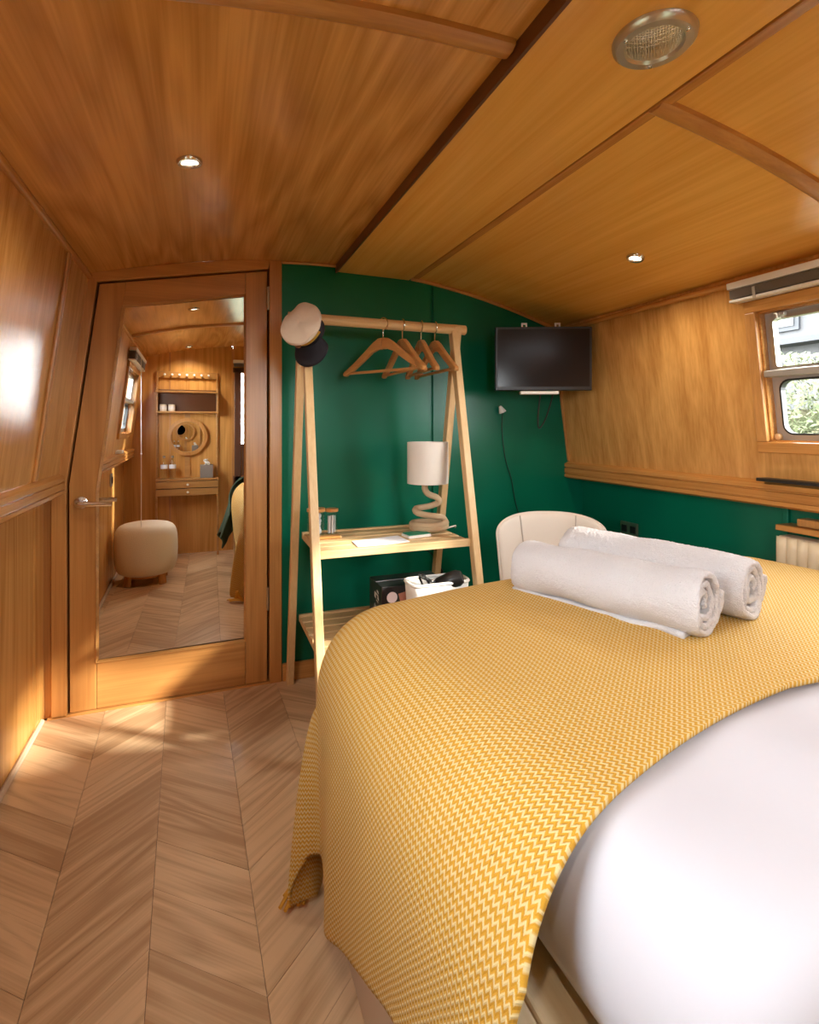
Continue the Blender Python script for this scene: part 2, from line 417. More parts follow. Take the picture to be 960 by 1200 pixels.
def moulding(name, x_face, depth, sgn, y0, y1, z0, z1, mat, grooves=True):
    # sgn: direction into the room
    xb = x_face-sgn*depth
    zs = [z0, z0+.004, z0+.018, z0+.021, z0+.024]
    h = z1-z0
    prof = [(0, 0), (depth*.85, 0), (depth, .008), (depth, .25*h), (depth-.006, .27*h), (depth-.006, .31*h), (depth, .33*h),
            (depth, .60*h), (depth-.007, .62*h), (depth-.007, .66*h), (depth, .69*h), (depth, h-.010), (depth*.8, h), (0, h)]
    m = MB().prism([(xb+sgn*d, z0+z) for d, z in prof], y0, y1)
    return struct(m.build(name, mat))
moulding('trim_8', -.447, .075, 1, Y0, YF-.02, .765, .838, W_TRY)
struct(lean_panel(xl, 1.833, 1.863, .84, 1.515, -.009, 'trim_9', W_TRZ, bev=.003))
struct(MB().tube([(XL+.008, Y0, .008), (XL+.008, YF-.03, .008)], .009, 8).build('baseboard_left', plain('pale_bead', (.55, .42, .3), .7, 0, .6, 200), smooth=True))

# right side
wr = struct(B(XR+.004, XR+.05, Y0-.05, YF+.09, -.02, .85).build('wall_right', DARKGAP))
for a, c in ((Y0, 1.155), (1.172, YF)):
    B(XR, XR+.006, a, c, 0, .78).build('panel', GREEN, wr, bev=.001)
B(XR-.012, XR+.004, 1.155, 1.172, 0, .77).build('batten', GREEN, wr, bev=.002)
RW = (.48, 1.152, .953, 1.349)
for (a, c, z0, z1) in ((Y0, RW[0], .82, 1.47), (RW[1], YF+.001, .82, 1.47), (RW[0], RW[1], .82, RW[2]), (RW[0], RW[1], RW[3], 1.47)):
    lean_panel(xr, a, c, z0, z1, .06, 'panel', W_WALLZ, wr)
moulding('trim_10', 1.625, .11, -1, Y0, YF-.001, .752, .832, W_TRY)
# pale edge where the upper wall meets the bulkhead
struct(MB().bar((xr(.84)-.004, YF-.004, .835), (xr(1.44)-.004, YF-.004, 1.44), .008, .008).build('trim_11', W_TRZ))
tag(B(1.598, 1.640, .5, 1.172, .832, .842).build('seal_strip', BLACK, bev=.001), 'thin black strip lying on the gunwale moulding below the right window', 'strip')

# back wall: vertical veneer, with a tall window on its right half
BWX = (.325, .56, .84, 1.44)
wb = srt('wall_back', (0, Y0, 0))
for (x0, x1, z0, z1) in ((XL-.04, -.20, 0, 1.63), (-.198, .27, 0, 1.65), (.272, BWX[0], 0, 1.66), (BWX[1], 1.74, 0, 1.62), (BWX[0], BWX[1], 0, BWX[2]), (BWX[0], BWX[1], BWX[3], 1.66)):
    B(x0, x1, Y0-.05, Y0, z0, z1).build('panel', W_WALLZ, wb)
B(-.205, -.193, Y0, Y0+.004, 0, 1.6).build('batten', W_TRZ, wb); B(.262, .282, Y0, Y0+.008, 0, 1.63).build('batten', W_TRZ, wb)

# ------------------------------------------------------------------ windows
# local frame on a leaning wall: point(y, z, d) with d into the room
def wpt(fx, y, z, d): return (fx(z)+(-d if fx is xr else d), y, z)
def wbar(m, fx, y0, y1, z0, z1, d0, d1):
    vs = [wpt(fx, y, z, d) for d in (d0, d1) for y in (y0, y1) for z in (z0, z1)]
    return m.add(vs, [(0, 1, 3, 2), (4, 6, 7, 5), (0, 4, 5, 1), (2, 3, 7, 6), (0, 2, 6, 4), (1, 5, 7, 3)])
def rrect(y0, y1, z0, z1, r, n=5):
    out = []
    for cy, cz, a0 in ((y1-r, z1-r, 0), (y0+r, z1-r, 90), (y0+r, z0+r, 180), (y1-r, z0+r, 270)):
        for k in range(n+1):
            a = math.radians(a0+90*k/n); out.append((cy+r*math.cos(a), cz+r*math.sin(a)))
    return out
def ringframe(m, fx, outer, inner, d0, d1):
    n = len(outer); vs = [wpt(fx, y, z, d) for d in (d0, d1) for loop in (outer, inner) for y, z in loop]
    fs = []
    for i in range(n):
        j = (i+1) % n
        fs += [(i, j, n+j, n+i), (2*n+i, 3*n+i, 3*n+j, 2*n+j), (i, 2*n+i, 2*n+j, j), (n+i, n+j, 3*n+j, 3*n+i)]
    return m.add(vs, fs)
def side_window(name, fx, W):
    y0, y1, z0, z1 = W; zm = z0+(z1-z0)*.52; fw = .034
    w_ = srt(name, wpt(fx, (y0+y1)/2, z0, 0))
    # mitred wooden architrave (four boards) and reveal
    wbar(MB(), fx, y0-fw, y1+fw, z1, z1+fw, -.002, .014).build('frame_board', W_TRY, w_, bev=.003)
    wbar(MB(), fx, y0-fw, y1+fw, z0-fw, z0, -.002, .014).build('frame_board', W_TRY, w_, bev=.003)
    wbar(MB(), fx, y0-fw, y0, z0, z1, -.002, .014).build('frame_board', W_TRZ, w_, bev=.003)
    wbar(MB(), fx, y1, y1+fw, z0, z1, -.002, .014).build('frame_board', W_TRZ, w_, bev=.003)
    m = MB()
    wbar(m, fx, y0, y1, z0, z0+.006, -.055, 0); wbar(m, fx, y0, y1, z1-.006, z1, -.055, 0)
    wbar(m, fx, y0, y0+.006, z0, z1, -.055, 0); wbar(m, fx, y1-.006, y1, z0, z1, -.055, 0)
    m.build('reveal', W_TRY, w_)
    # aluminium outer frame, lower light with round corners
    m = ringframe(MB(), fx, rrect(y0+.006, y1-.006, z0+.006, zm, .002), rrect(y0+.030, y1-.030, z0+.024, zm-.018, .030), -.045, -.028)
    m.build('lower_frame', ALU, w_)
    ringframe(MB(), fx, rrect(y0+.028, y1-.028, z0+.022, zm-.016, .031), rrect(y0+.033, y1-.033, z0+.027, zm-.021, .028), -.042, -.022).build('rubber_seal', BLACK, w_)
    wbar(MB(), fx, y0+.028, y1-.028, z0+.022, zm-.018, -.040, -.038).build('pane', GLASS, w_)
    # upper hopper
    ringframe(MB(), fx, rrect(y0+.006, y1-.006, zm, z1-.006, .002), rrect(y0+.018, y1-.018, zm+.012, z1-.018, .006), -.045, -.022).build('upper_frame', ALU, w_)
    ringframe(MB(), fx, rrect(y0+.018, y1-.020, zm+.012, z1-.018, .006), rrect(y0+.030, y1-.032, zm+.022, z1-.028, .008), -.036, -.016).build('hopper_sash', STEEL, w_)
    wbar(MB(), fx, y0+.028, y1-.030, zm+.020, z1-.026, -.028, -.026).build('pane', GLASS, w_)
    wbar(MB(), fx, y0+.004, y1-.002, zm-.008, zm+.012, -.03, .004).build('transom', ALU, w_, bev=.003)
    wbar(MB(), fx, y1-.075, y1-.04, z1-.022, z1-.010, -.02, -.006).build('catch', STEEL, w_, bev=.003)
    wbar(MB(), fx, y1-.060, y1-.048, z1-.030, z1-.012, -.02, .002).build('catch', STEEL, w_, bev=.003)
    wbar(MB(), fx, y1-.023, y1-.006, z0+.006, z0+.026, -.03, -.01).build('corner_block', W_PALEX, w_, bev=.006)
    return w_
side_window('window_1', xr, RW); side_window('window_2', xl, LW)
def venetian(fx, y0, y1, z1, z0, label):
    b = thing('window_blind', wpt(fx, (y0+y1)/2, z0, .02), label, 'blind')
    wbar(MB(), fx, y0, y1, z1-.020, z1, .004, .044).build('head_rail', WHITE, b, bev=.002)
    n = 9
    for i in range(n):
        zz = z0+.006+(z1-.024-z0-.006)*i/(n-1)
        wbar(MB(), fx, y0+.004, y1-.004, zz-.0009, zz+.0009, .008, .040).build('slat', BLINDG, b)
    wbar(MB(), fx, y0+.002, y1-.002, z0-.007, z0+.001, .006, .042).build('bottom_rail', WHITE, b, bev=.002)
    for yy in (y0+.12, y1-.085):
        wbar(MB(), fx, yy-.004, yy+.004, z0-.008, z1-.028, .040, .0445).build('ladder_tape', BLINDG if False else plain('tape', (.45, .42, .38), .7), b)
    return b
venetian(xr, .42, 1.212, 1.445, 1.392, 'raised grey slatted venetian blind with white rails above the right window')
bl = venetian(xl, .06, .80, 1.47, 1.40, 'raised venetian blind above the left window, seen only in the door mirror')
# cord with toggle hanging from the left blind
pc = thing('pull_cord', (-.335, .60, .30), 'long white pull cord with small toggle hanging beside the boucle stool in the mirror', 'cord')
MB().tube([(-.335, .60, 1.43), (-.335, .60, .34)], .0022, 6).build('cord', CORD, pc)
MB().lathe([(.003, 0), (.008, .006), (.006, .03), (.002, .036)], (-.335, .60, .305), n=12).build('toggle', WHITE, pc, smooth=True)
MB().lathe([(.0, -.008), (.006, 0), (.0, .008)], (-.335, .60, .83), n=10).build('bead', WHITE, pc, smooth=True)
tag(B(-.48, -.43, .60, .70, .838, .856).build('remote_control', WHITE, bev=.005), 'small white object lying on the left gunwale ledge, seen in the mirror', 'remote')
sp = thing('wall_socket', (XL, .46, .66), 'dark socket plate low on the left wall, seen in the mirror', 'socket')
B(XL, XL+.008, .42, .50, .62, .70).build('plate', STEEL, sp, bev=.003); B(XL+.008, XL+.012, .435, .485, .64, .68).build('insert', BLACK, sp, bev=.001)

# back window: dark wooden frame
w3 = srt('window_3', (BWX[0], Y0, BWX[2]))
x0, x1, z0, z1 = BWX
B(x0-.045, x0+.008, Y0-.04, Y0+.012, .52, z1+.03).build('frame_board', DARKWIN, w3, bev=.004)
B(x1-.015, x1+.05, Y0-.04, Y0+.012, .52, z1+.03).build('frame_board', DARKWIN, w3, bev=.004)
B(x0-.055, x1+.05, Y0-.04, Y0+.012, z1, z1+.04).build('frame_board', DARKWIN, w3, bev=.004)
B(x0-.055, x1+.05, Y0-.04, Y0+.012, .52, .60).build('frame_board', DARKWIN, w3, bev=.004)
B(x0+.015, x1-.015, Y0, Y0+.006, .60, z0).build('lower_panel', DARKWIN, w3)
B(x0, x1, Y0-.02, Y0+.012, z0-.01, z0+.02).build('frame_board', DARKWIN, w3, bev=.004)
B(x0, x1, Y0-.03, Y0-.027, z0, z1).build('pane', GLASS, w3)
B(.28, .62, Y0+.012, Y0+.035, .49, .515).build('sill', W_TRX, w3, bev=.004)
b = thing('window_blind', (.55, Y0+.02, 1.49), 'raised blind with grey slats above the back window, seen only in the mirror', 'blind')
B(.27, .64, Y0+.002, Y0+.05, 1.515, 1.54).build('head_rail', WHITE, b, bev=.003)
for i in range(5): B(.275, .635, Y0+.006, Y0+.046, 1.488+i*.0052, 1.490+i*.0052).build('slat', BLINDG, b)

portal((xr(1.15)+.07, .816, 1.15), (-1, 0, -.14), .60, .44)
portal((xl(1.15)-.07, .42, 1.15), (1, 0, -.13), .56, .42)
portal((.445, Y0-.07, 1.14), (0, 1, 0), .26, .62)

# ------------------------------------------------------------------ door with mirror
D = srt('door_1', (.228, YF, 0))
yA, yB = YF-.002, YF+.035
DO = [(-.436, .008), (-.438, .80), (-.345, 1.502), (.228, 1.607)]
MI = [(-.349, .176), (-.349, .7685), (-.267, 1.427), (.142, 1.5025), (.142, .18)]
MB().prism([(-.436, .008), (-.355, .008), (-.355, .77), (-.273, 1.427), (-.262, 1.517), (-.345, 1.502), (-.438, .80)], yA, yB).build('stile', W_DZ, D, bev=.0015)
MB().prism([(.148, .008), (.228, .008), (.228, 1.607), (.148, 1.593)], yA, yB).build('stile', W_DZ, D, bev=.0015)
MB().prism([(-.273, 1.433), (.147, 1.509), (.147, 1.593), (-.261, 1.518)], yA, yB).build('rail', W_DX, D, bev=.0015)
MB().prism([(-.354, .008), (.147, .008), (.147, .174), (-.354, .170)], yA, yB).build('rail', W_DX, D, bev=.0015)
MO = [(-.356, .169), (-.356, .770), (-.274, 1.4335), (.149, 1.510), (.149, .173)]
m = MB(); k = 5; vs = [(x, yA-.004, z) for x, z in MO]+[(x, yA+.010, z) for x, z in MI]+[(x, yA+.012, z) for x, z in MO]
fs = [(i, (i+1) % k, k+(i+1) % k, k+i) for i in range(k)]+[(i, 2*k+i, 2*k+(i+1) % k, (i+1) % k) for i in range(k)]
m.add(vs, fs).build('glazing_bead', W_TRX, D)
mm = MB().prism([(-.358, .167), (-.358, .772), (-.276, 1.436), (.151, 1.512), (.151, .171)], 0, .004)
# mirror glass sits very slightly turned in the frame
c0 = Vector((-.1, YF+.012, 0)); R = Matrix.Rotation(math.radians(MIRROT := .64), 3, 'Z')
mm.v = [c0 + R @ Vector((v.x-c0.x, v.y, v.z)) for v in mm.v]
mm.build('mirror_glass', MIRROR, D)
B(-.44, .23, yB, YF+.05, 0, 1.45).build('backing', W_DARK, D)
# lever handle
hd = MB().lathe([(.021, 0), (.021, .006), (.014, .008)], (-.402, yA, .735), Matrix.Rotation(PI/2, 3, 'X'), 20).build('door_handle', CHROME, D, smooth=True)
MB().tube(smoothpts([(-.402, yA-.004, .735), (-.402, yA-.040, .735), (-.390, yA-.048, .735), (-.30, yA-.050, .733)], 6), .0085, 10).build('lever', CHROME, hd, smooth=True)
for hz in (1.50, .33):
    h = B(.226, .236, YF-.006, YF+.002, hz-.045, hz+.045).build('hinge', STEEL, D, bev=.001)
    MB().tube([(.231, YF-.008, hz-.045), (.231, YF-.008, hz+.045)], .005, 8).build('hinge_pin', STEEL, h, smooth=True)
# frame
struct(MB().prism([(.236, 0), (.283, 0), (.283, 1.652), (.236, 1.648)], YF-.014, YF+.05).build('trim_12', W_TRZ, bev=.003))
struct(MB().prism([(-.490, 0), (-.443, 0), (-.445, .80), (-.352, 1.508), (-.376, 1.54), (-.40, 1.54), (-.476, .84), (-.490, .80)], YF-.012, YF+.05).build('trim_13', W_TRZ, bev=.003))
struct(MB().prism([(-.355, 1.508), (.232, 1.615), (.240, 1.65), (.1, 1.635), (-.1, 1.60), (-.3, 1.556), (-.378, 1.537)], YF-.012, YF+.05).build('trim_14', W_TRX, bev=.003))
struct(B(-.525, -.488, YF+.004, YF+.05, 0, .80).build('trim_16', W_TRZ))
struct(B(-.50, .283, YF-.012, YF+.05, -.002, .006).build('trim_15', W_TRX))

# ------------------------------------------------------------------ ceiling fittings
v = thing('ceiling_vent', (.683, .673, 1.63), 'round chrome mushroom vent with wire mesh in the ceiling box', 'vent')
c = (.683, .673, 1.6305)
MB().lathe([(.041, -.004), (.046, -.012), (.058, -.012), (.064, -.006), (.065, 0), (.041, 0)], c, n=44).build('ring', plain('satin_zinc', (.62, .60, .56), .32, .85), v, smooth=True)
MB().lathe([(0, -.001), (.043, -.001), (.043, 0), (0, 0)], c, n=32).build('throat', BLACK, v)
m = MB()
def dome(x, y):
    r = math.hypot(x, y)/.046; return c[2]-.005-.010*(1-r*r)
st = .0058
for i in range(-11, 12):
    for sgn in (1, -1):
        off = i*st*.72; pts = []
        for k in range(-10, 11):
            t = k/10*.046; x = (t+off)*.7071; y = sgn*(t-off)*.7071
            if math.hypot(x, y) < .0455: pts.append((c[0]+x, c[1]+y, dome(x, y)))
        if len(pts) > 1: m.tube(pts, .0012, 4, False)
o = m.build('wire_mesh', plain('mesh_wire', (.70, .64, .52), .35, .8), v)
for k in range(3):
    a = 2*PI*k/3+.9; MB().lathe([(0, -.015), (.003, -.0145), (.004, -.011)], (c[0]+.052*math.cos(a), c[1]+.052*math.sin(a), c[2]), n=8).build('screw', CHROME, v, smooth=True)
BULB = bpy.data.materials.new('warm_bulb'); BULB.use_nodes = True
bb = BULB.node_tree.nodes['Principled BSDF']; bb.inputs['Emission Color'].default_value = (1, .86, .66, 1); bb.inputs['Emission Strength'].default_value = 3
bb.inputs['Base Color'].default_value = (.8, .75, .68, 1)
LAMPS = [(-.033, 1.337, 'chrome recessed downlight in the ceiling in front of the door'), (1.31, 1.369, 'small recessed downlight in the right ceiling panel near the television'),
         (-.06, -.06, 'recessed downlight above the dresser, seen only in the mirror'), (1.31, .02, 'added recessed downlight for fill in the right ceiling panel over the bed, out of view')]  # last entry is an added, unseen lamp that fills the room
for x, y, lab in LAMPS:
    z = zc(x); t = thing('downlight', (x, y, z-.004), lab, 'light', 'recessed ceiling downlights')
    sl = -.33*(x-.5); M = Matrix.Rotation(-math.atan(sl), 3, 'Y'); r = .029
    MB().lathe([(r*.62, -.001), (r*.68, -.007), (r*.9, -.008), (r, -.003), (r, .001)], (x, y, z), M, 28).build('rim', CHROME, t, smooth=True)
    MB().lathe([(0, -.002), (r*.62, -.003), (r*.62, 0), (0, 0)], (x, y, z), M, 20).build('bulb', BULB, t, smooth=True)
    ld = bpy.data.lights.new('downlight_lamp', 'SPOT'); ld.energy = 9; ld.spot_size = math.radians(150); ld.spot_blend = .8; ld.shadow_soft_size = .03; ld.color = (1, .88, .70)
    lo = bpy.data.objects.new('downlight_lamp', ld); C.objects.link(lo); lo.location = (x*S, y*S, (z-.03)*S)

# ------------------------------------------------------------------ bed
bx0, bx1, by0, by1 = .25, 1.56, .07, 1.13
bed = thing('bed', ((bx0+bx1)/2, (by0+by1)/2, 0), 'double bed on a panelled base with pine platform, under yellow throw', 'bed')
B(bx0, bx0+.02, .55, by1, 0, .41).build('side_panel', BEDSIDE, bed, bev=.002)
B(bx0, bx1, by1-.02, by1, 0, .41).build('end_panel', BEDSIDE, bed, bev=.002)
B(bx0+.02, bx1, .55, .57, 0, .41).build('end_panel', BEDSIDE, bed, bev=.002)
B(bx0, bx0+.03, by0, by1, .405, .465).build('side_rail', W_PINE, bed, bev=.004)
B(bx0+.034, bx0+.085, by0, by1, .41, .462).build('side_rail', W_PINE, bed, bev=.004)
for i in range(12):
    y = by0+.01+i*.09; B(bx0+.088, bx1, y, y+.06, .44, .458).build('slat', W_PINE, bed, bev=.002)
for x in (bx0, bx1-.05): B(x, x+.05, by0, by0+.05, 0, .405).build('leg', W_PINE, bed, bev=.003)
B(bx0, bx1, by0, by0+.03, .405, .465).build('end_rail', W_PINE, bed, bev=.003)
B(bx0+.10, bx1-.02, by0+.03, by1-.02, .46, .555).build('mattress', DUVET, bed, bev=.03)

XC0, XC1, YC0, YC1, RR, ZT = .405, 1.44, .22, 1.082, .135, .598
def bump(x, y):
    return (.018*math.sin(3.1*x+1.0)*math.cos(3.7*y-.4)+.010*math.sin(5.3*x-2.2*y+.6)
            + .012*math.exp(-((x-.95)**2/.3+(y-.8)**2/.3)))
PROF = [(0, 0)]
for k_ in range(100):
    t_ = (k_+.5)/100; th_ = PI/2*t_*t_*(3-2*t_); PROF.append((PROF[-1][0]+math.cos(th_)/100, PROF[-1][1]+math.sin(th_)/100))
def prof_at(t):
    f = t*100; i = min(int(f), 99); f -= i
    return PROF[i][0]*(1-f)+PROF[i+1][0]*f, PROF[i][1]*(1-f)+PROF[i+1][1]*f
def drape(px, py, lift=0., rr=RR, zt=ZT, flare=.10, fold=1.0, corner=None, far_flare=None):
    dx = 0; dy = 0
    if px < XC0: dx = px-XC0
    elif px > XC1: dx = px-XC1
    if py < YC0: dy = py-YC0
    elif py > YC1: dy = py-YC1
    L = math.hypot(dx, dy)
    cx = min(max(px, XC0), XC1); cy = min(max(py, YC0), YC1)
    z0_ = zt+bump(cx, cy)
    if L < 1e-6: return Vector((cx, cy, z0_+lift))
    nx, ny = dx/L, dy/L
    q = 2.15*rr; hq, dq = prof_at(1)[0]*q, prof_at(1)[1]*q
    if L < q:
        h, dz = prof_at(L/q); h *= q; dz *= q; ex = 0
    else:
        ex = L-q; h = hq; dz = dq+ex
        ex = min(ex, .6)
        fl_ = flare
        h += fl_*ex/(.5)*(.6+.4*ex)
        # folds of the hanging part, larger at the corners
        cornerness = abs(nx*ny)*2
        s = (py if abs(nx) > .7 else px)
        ang = math.atan2(ny, nx)
        h += fold*ex*(.055*math.sin(s*15.0+.4)+.030*math.sin(s*31+1.7)+(.06*math.sin(ang*9+.5) if cornerness > .05 else 0)*min(1, cornerness*1.5))
    z = z0_-dz
    lf = min(1, L/q); lf = lf*lf*(3-2*lf)
    p = Vector((cx+nx*(h+lift*lf), cy+ny*(h+lift*lf), z+lift*(1-lf)))
    if p.z < .012:
        over = .012-p.z; p.z = .010+.002*math.sin(over*90); p += Vector((nx, ny, 0))*over*.30
    return p
# white duvet
def duv(a, c):
    # sits a little inside the platform edge
    px = XC0-.20+a*(XC1+.18-XC0+.20); py = YC0-.27+c*(YC1+.14-YC0+.27)
    p = drape(px, py, 0, .095, ZT-.006, 0, 0)
    # plump roll tucked back under at the left edge
    if px < XC0:
        L = XC0-px; p.x = XC0-(XC0-p.x)*.80
        if L > .16: p.x += (L-.16)*.25
    p.z += .005*math.sin(a*31+c*9)*.5
    if p.z < .470: p.z = .470
    return p
d = MB().grid(duv, 110, 90).build('duvet', DUVET, smooth='all', solid=.006)
tag(d, 'plump plain white duvet on the near side of the bed', 'duvet')

def hangL(py):
    if py > 1.135: return .575+.10*min(1, (py-1.135)/.05)
    if py > 1.09: return .575
    if py > 1.05: return .67-.095*(py-1.05)/.04
    return max(.31, .325+(py-.43)*.55)
def near(px):
    if px < .37: return max(.37, .428+.38*(px-.37))
    t = px-.37; return .428+.40*t-.30*t*t if t < .45 else .547
FARH = .31
def thr(a, c, lift=.010):
    # a: across 0 (left hem) .. 1 (right), c: 0 near edge .. 1 far edge
    yy = .43+c*(YC1+FARH-.43)
    pl = XC0-hangL(yy); pr = XC1+.20
    px = pl+(a**1.0)*(pr-pl); py = near(px)+c*(YC1+FARH-near(px))
    e = min(1, (1-a)*40)
    p = drape(px, py, lift, flare=-.01, fold=.35)
    # the long pleat near the far corner
    if px < XC0-RR*2.15:
        ex = XC0-RR*2.15-px
        k_ = min(1, ex/.36)**.6
        p.x -= .070*k_*math.exp(-((py-1.16)/.055)**2)+.012*k_*math.exp(-((py-.95)/.06)**2)+.010*k_*math.exp(-((py-.72)/.06)**2)
        p.x = min(p.x, bx0-.012)
    return p
def thuv(a, c):
    yy = .43+c*(YC1+FARH-.43); pl = XC0-hangL(yy); pr = XC1+.20; px = pl+a*(pr-pl)
    return (px, near(px)+c*(YC1+FARH-near(px)))
t = MB().grid(thr, 260, 170, thuv).build('throw_blanket', THROW, smooth='all', solid=.007)
tag(t, 'mustard and cream zigzag woven throw draped across the bed', 'throw')
tip = thr(0, 1)
m = MB()
for k in range(9):
    a = 2.6+.35*math.sin(k*2.1); ln = random.uniform(.05, .09); base = tip+Vector((random.uniform(-.008, .008), random.uniform(-.008, .008), .006))
    pts = [base, base+Vector((math.cos(a)*ln*.5, math.sin(a)*ln*.25-.01, random.uniform(0, .02))), base+Vector((math.cos(a)*ln, -.02-.5*ln*abs(math.sin(k)), 0))]
    for q_ in pts: q_.z = max(q_.z, .006)
    m.tube(smoothpts(pts, 5), .004, 5)
m.tube(smoothpts([tip+Vector((0, 0, .004)), tip+Vector((-.02, -.01, .035)), tip+Vector((-.028, -.01, .055)), tip+Vector((-.035, -.015, .012))], 6), .009, 7)
m.build('tassel', MUST, t, smooth=True)

# green quilt over the near corner of the bed
def gq(a, c):
    px = XC0-.50+a*(.95); hang_ = min(1, max(0, (XC0-.26-px)/.08)); py = YC0-.44+c*(.43+.25*hang_)
    p = drape(px, py, .018, RR, ZT+.004, .22, .8)
    p.y = max(p.y, Y0+.04); return p
g = MB().grid(gq, 70, 40).build('quilt', BLANKG, smooth='all', solid=.010)
tag(g, 'dark green quilt hanging off the near corner of the bed, seen in the mirror', 'quilt')

# rolled towels
def towel(name, pa, pb, R_, label, seed, flap=False):
    pa, pb = Vector(pa), Vector(pb); ax = (pb-pa); Ln = ax.length; ax.normalize()
    side = ax.cross(Vector((0, 0, 1))).normalized(); up = side.cross(ax)
    turns = 3.2; nT = 110; nL = 46
    def fn(a, c):
        th = a*turns*2*PI; r = .012+(R_-.012)*(a**.8); 
        e = 1-.10*max(0, (abs(c-.5)*2-.86)/.14)**2
        r2 = r*e
        nn = noise.noise(Vector((math.cos(th)*1.3+seed, math.sin(th)*1.3+a*4, c*4)))
        r2 += .010*nn*(.4+.6*a)
        ang = -th+PI*1.32
        tele = (1-a)*.006*math.sin(seed*3)
        s = c*Ln + (noise.noise(Vector((th*.8, seed, 3)))*.007) + (c-.5)*2*tele*3
        u = math.cos(ang)*r2; v_ = math.sin(ang)*r2*.93
        if v_ < -R_*.84: v_ = -R_*.84+(v_+R_*.84)*.25
        return pa+ax*s+side*u+up*v_
    root = thing(name, (pa+pb)/2-Vector((0, 0, R_)), label, 'towel', 'rolled white bath towels')
    o = MB().grid(fn, nT, nL).build('rolled_cloth', TERR, root, smooth='all', solid=.0125)
    o.modifiers.new('Subdivision', 'SUBSURF').levels = 1
    tx = bpy.data.textures.get('terry') or bpy.data.textures.new('terry', 'CLOUDS'); tx.noise_scale = .006
    q = o.modifiers.new('Displace', 'DISPLACE'); q.texture = tx; q.strength = .0045; q.mid_level = .5
    if flap:
        def ff(a, c):
            s = .0+a*Ln*.93; wv = .055+.022*noise.noise(Vector((a*5, 2, 1)))
            p = pa+ax*s-side*(.0)+side*(-.01+(c)*wv)*(-1 if FLIP else 1)
            p.z = pa.z+(pb.z-pa.z)*a-R_*.86-.000+.006*math.sin(a*23)*c*.3
            return p
        MB().grid(ff, 40, 8).build('loose_edge', TERR, root, smooth='all', solid=.014)
    return root
FLIP = False
zb = ZT+.026
towel('rolled_towel', (.705, 1.085, zb+.055), (.842, .700, zb+.060), .064, 'white rolled towel lying nearer the camera with a loose edge beneath', 1.3, True)
towel('rolled_towel', (.875, 1.13, zb+.066), (1.00, .735, zb+.062), .068, 'white rolled towel lying behind, nearer the radiator wall', 4.1)

# ------------------------------------------------------------------ clothes rack
XA, XB = .325, .885; YM, ZR = 1.85, 1.372
rk = thing('clothes_rack', ((XA+XB)/2, YM, 0), 'pale bamboo A-frame clothes rack with two slatted shelves', 'rack')
def legy(z, s): return YM+s*(.012+(ZR-z)*.2105)
for X, dxm in ((XA, -1), (XB, 1)):
    for s in (-1, 1):
        o_ = .014*dxm*(1 if s > 0 else 0)
        zt_ = ZR+.012
        MB().bar((X+o_, legy(zt_, s)-s*.014, zt_), (X+o_, min(legy(0, s), YF-.035), .001), .027, .034, (0, 1, 0)).build('leg', W_PALEZ, rk, bev=.003)
MB().tube([(XA-.06, YM, ZR), (XB+.050, YM, ZR-.002)], .0185, 16).build('rail', W_PALEX, rk, bev=.002, smooth=True)
for zt_, nm in ((.603, 5), (.272, 7)):
    ya, yb = legy(zt_, -1)+.004, legy(zt_, 1)-.004
    B(XA+.0145, XB-.0145, ya, ya+.018, zt_-.022, zt_+.004).build('shelf_rail', W_PALEX, rk, bev=.002)
    B(XA+.0145, XB-.0145, yb-.018, yb, zt_-.022, zt_+.004).build('shelf_rail', W_PALEX, rk, bev=.002)
    for X in (XA+.016, XB-.034): B(X, X+.018, ya+.018, yb-.018, zt_-.024, zt_-.010).build('shelf_rail', W_PALEY, rk, bev=.002)
    gap = (yb-ya-.04)/nm
    for i in range(nm):
        y = ya+.02+gap*i+.003; B(XA+.017, XB-.017, y, y+gap-.010, zt_-.010, zt_).build('slat', W_PALEX, rk, bev=.002)
SH, SL = .603, .272

# hangers
def make_hanger(x, rot, label):
    h = bpy.data.objects.new('clothes_hanger', None); C.objects.link(h); WORLD[h.name] = Vector((0, 0, 0))
    tag(h, label, 'hanger', 'wooden hangers on the rail')
    WORLD[h.name] = Vector()
    # hook
    pts = [(.0, 0, -.052), (0, 0, -.022)]+[(.021*math.sin(a)*1.0, 0, .0005+.0215*-math.cos(a)) for a in [0.0+.0, .6, 1.2, 1.8, 2.4, 3.0, 3.6, 4.2, 4.6]]
    MB().tube(smoothpts(pts, 4), .0022, 6).build('hook', CHROME, h, smooth=True)
    # shoulders: curved arms
    for s in (-1, 1):
        top = [(0, -.050), (.02, -.052), (.045, -.066), (.09, -.100), (.14, -.136), (.185, -.163), (.192, -.172)]
        bot = [(.188, -.181), (.178, -.180), (.14, -.162), (.09, -.130), (.05, -.102), (.02, -.092), (0, -.092)]
        MB().prism([(s*a, c_) for a, c_ in top+bot], -.009, .009).build('shoulder', W_HANG, h, bev=.004)
    MB().tube([(-.176, 0, -.170), (.176, 0, -.170)], .0055, 8).build('bar', W_HANG, h, smooth=True)
    h.location = Vector((x, YM, ZR+.0))*S; h.rotation_euler.z = rot
    return h
h0 = make_hanger(.604, math.radians(-57), 'first wooden hanger from the left, turned towards the room')
for x, r, lab in ((.678, -87, 'second wooden hanger from the left on the rail'), (.752, -95, 'third wooden hanger from the left on the rail'),
                  (.808, -90, 'wooden hanger furthest right on the rail, beside the frame')):
    h = dup(h0, lab); h.location = Vector((x, YM, ZR))*S; h.rotation_euler.z = math.radians(r)

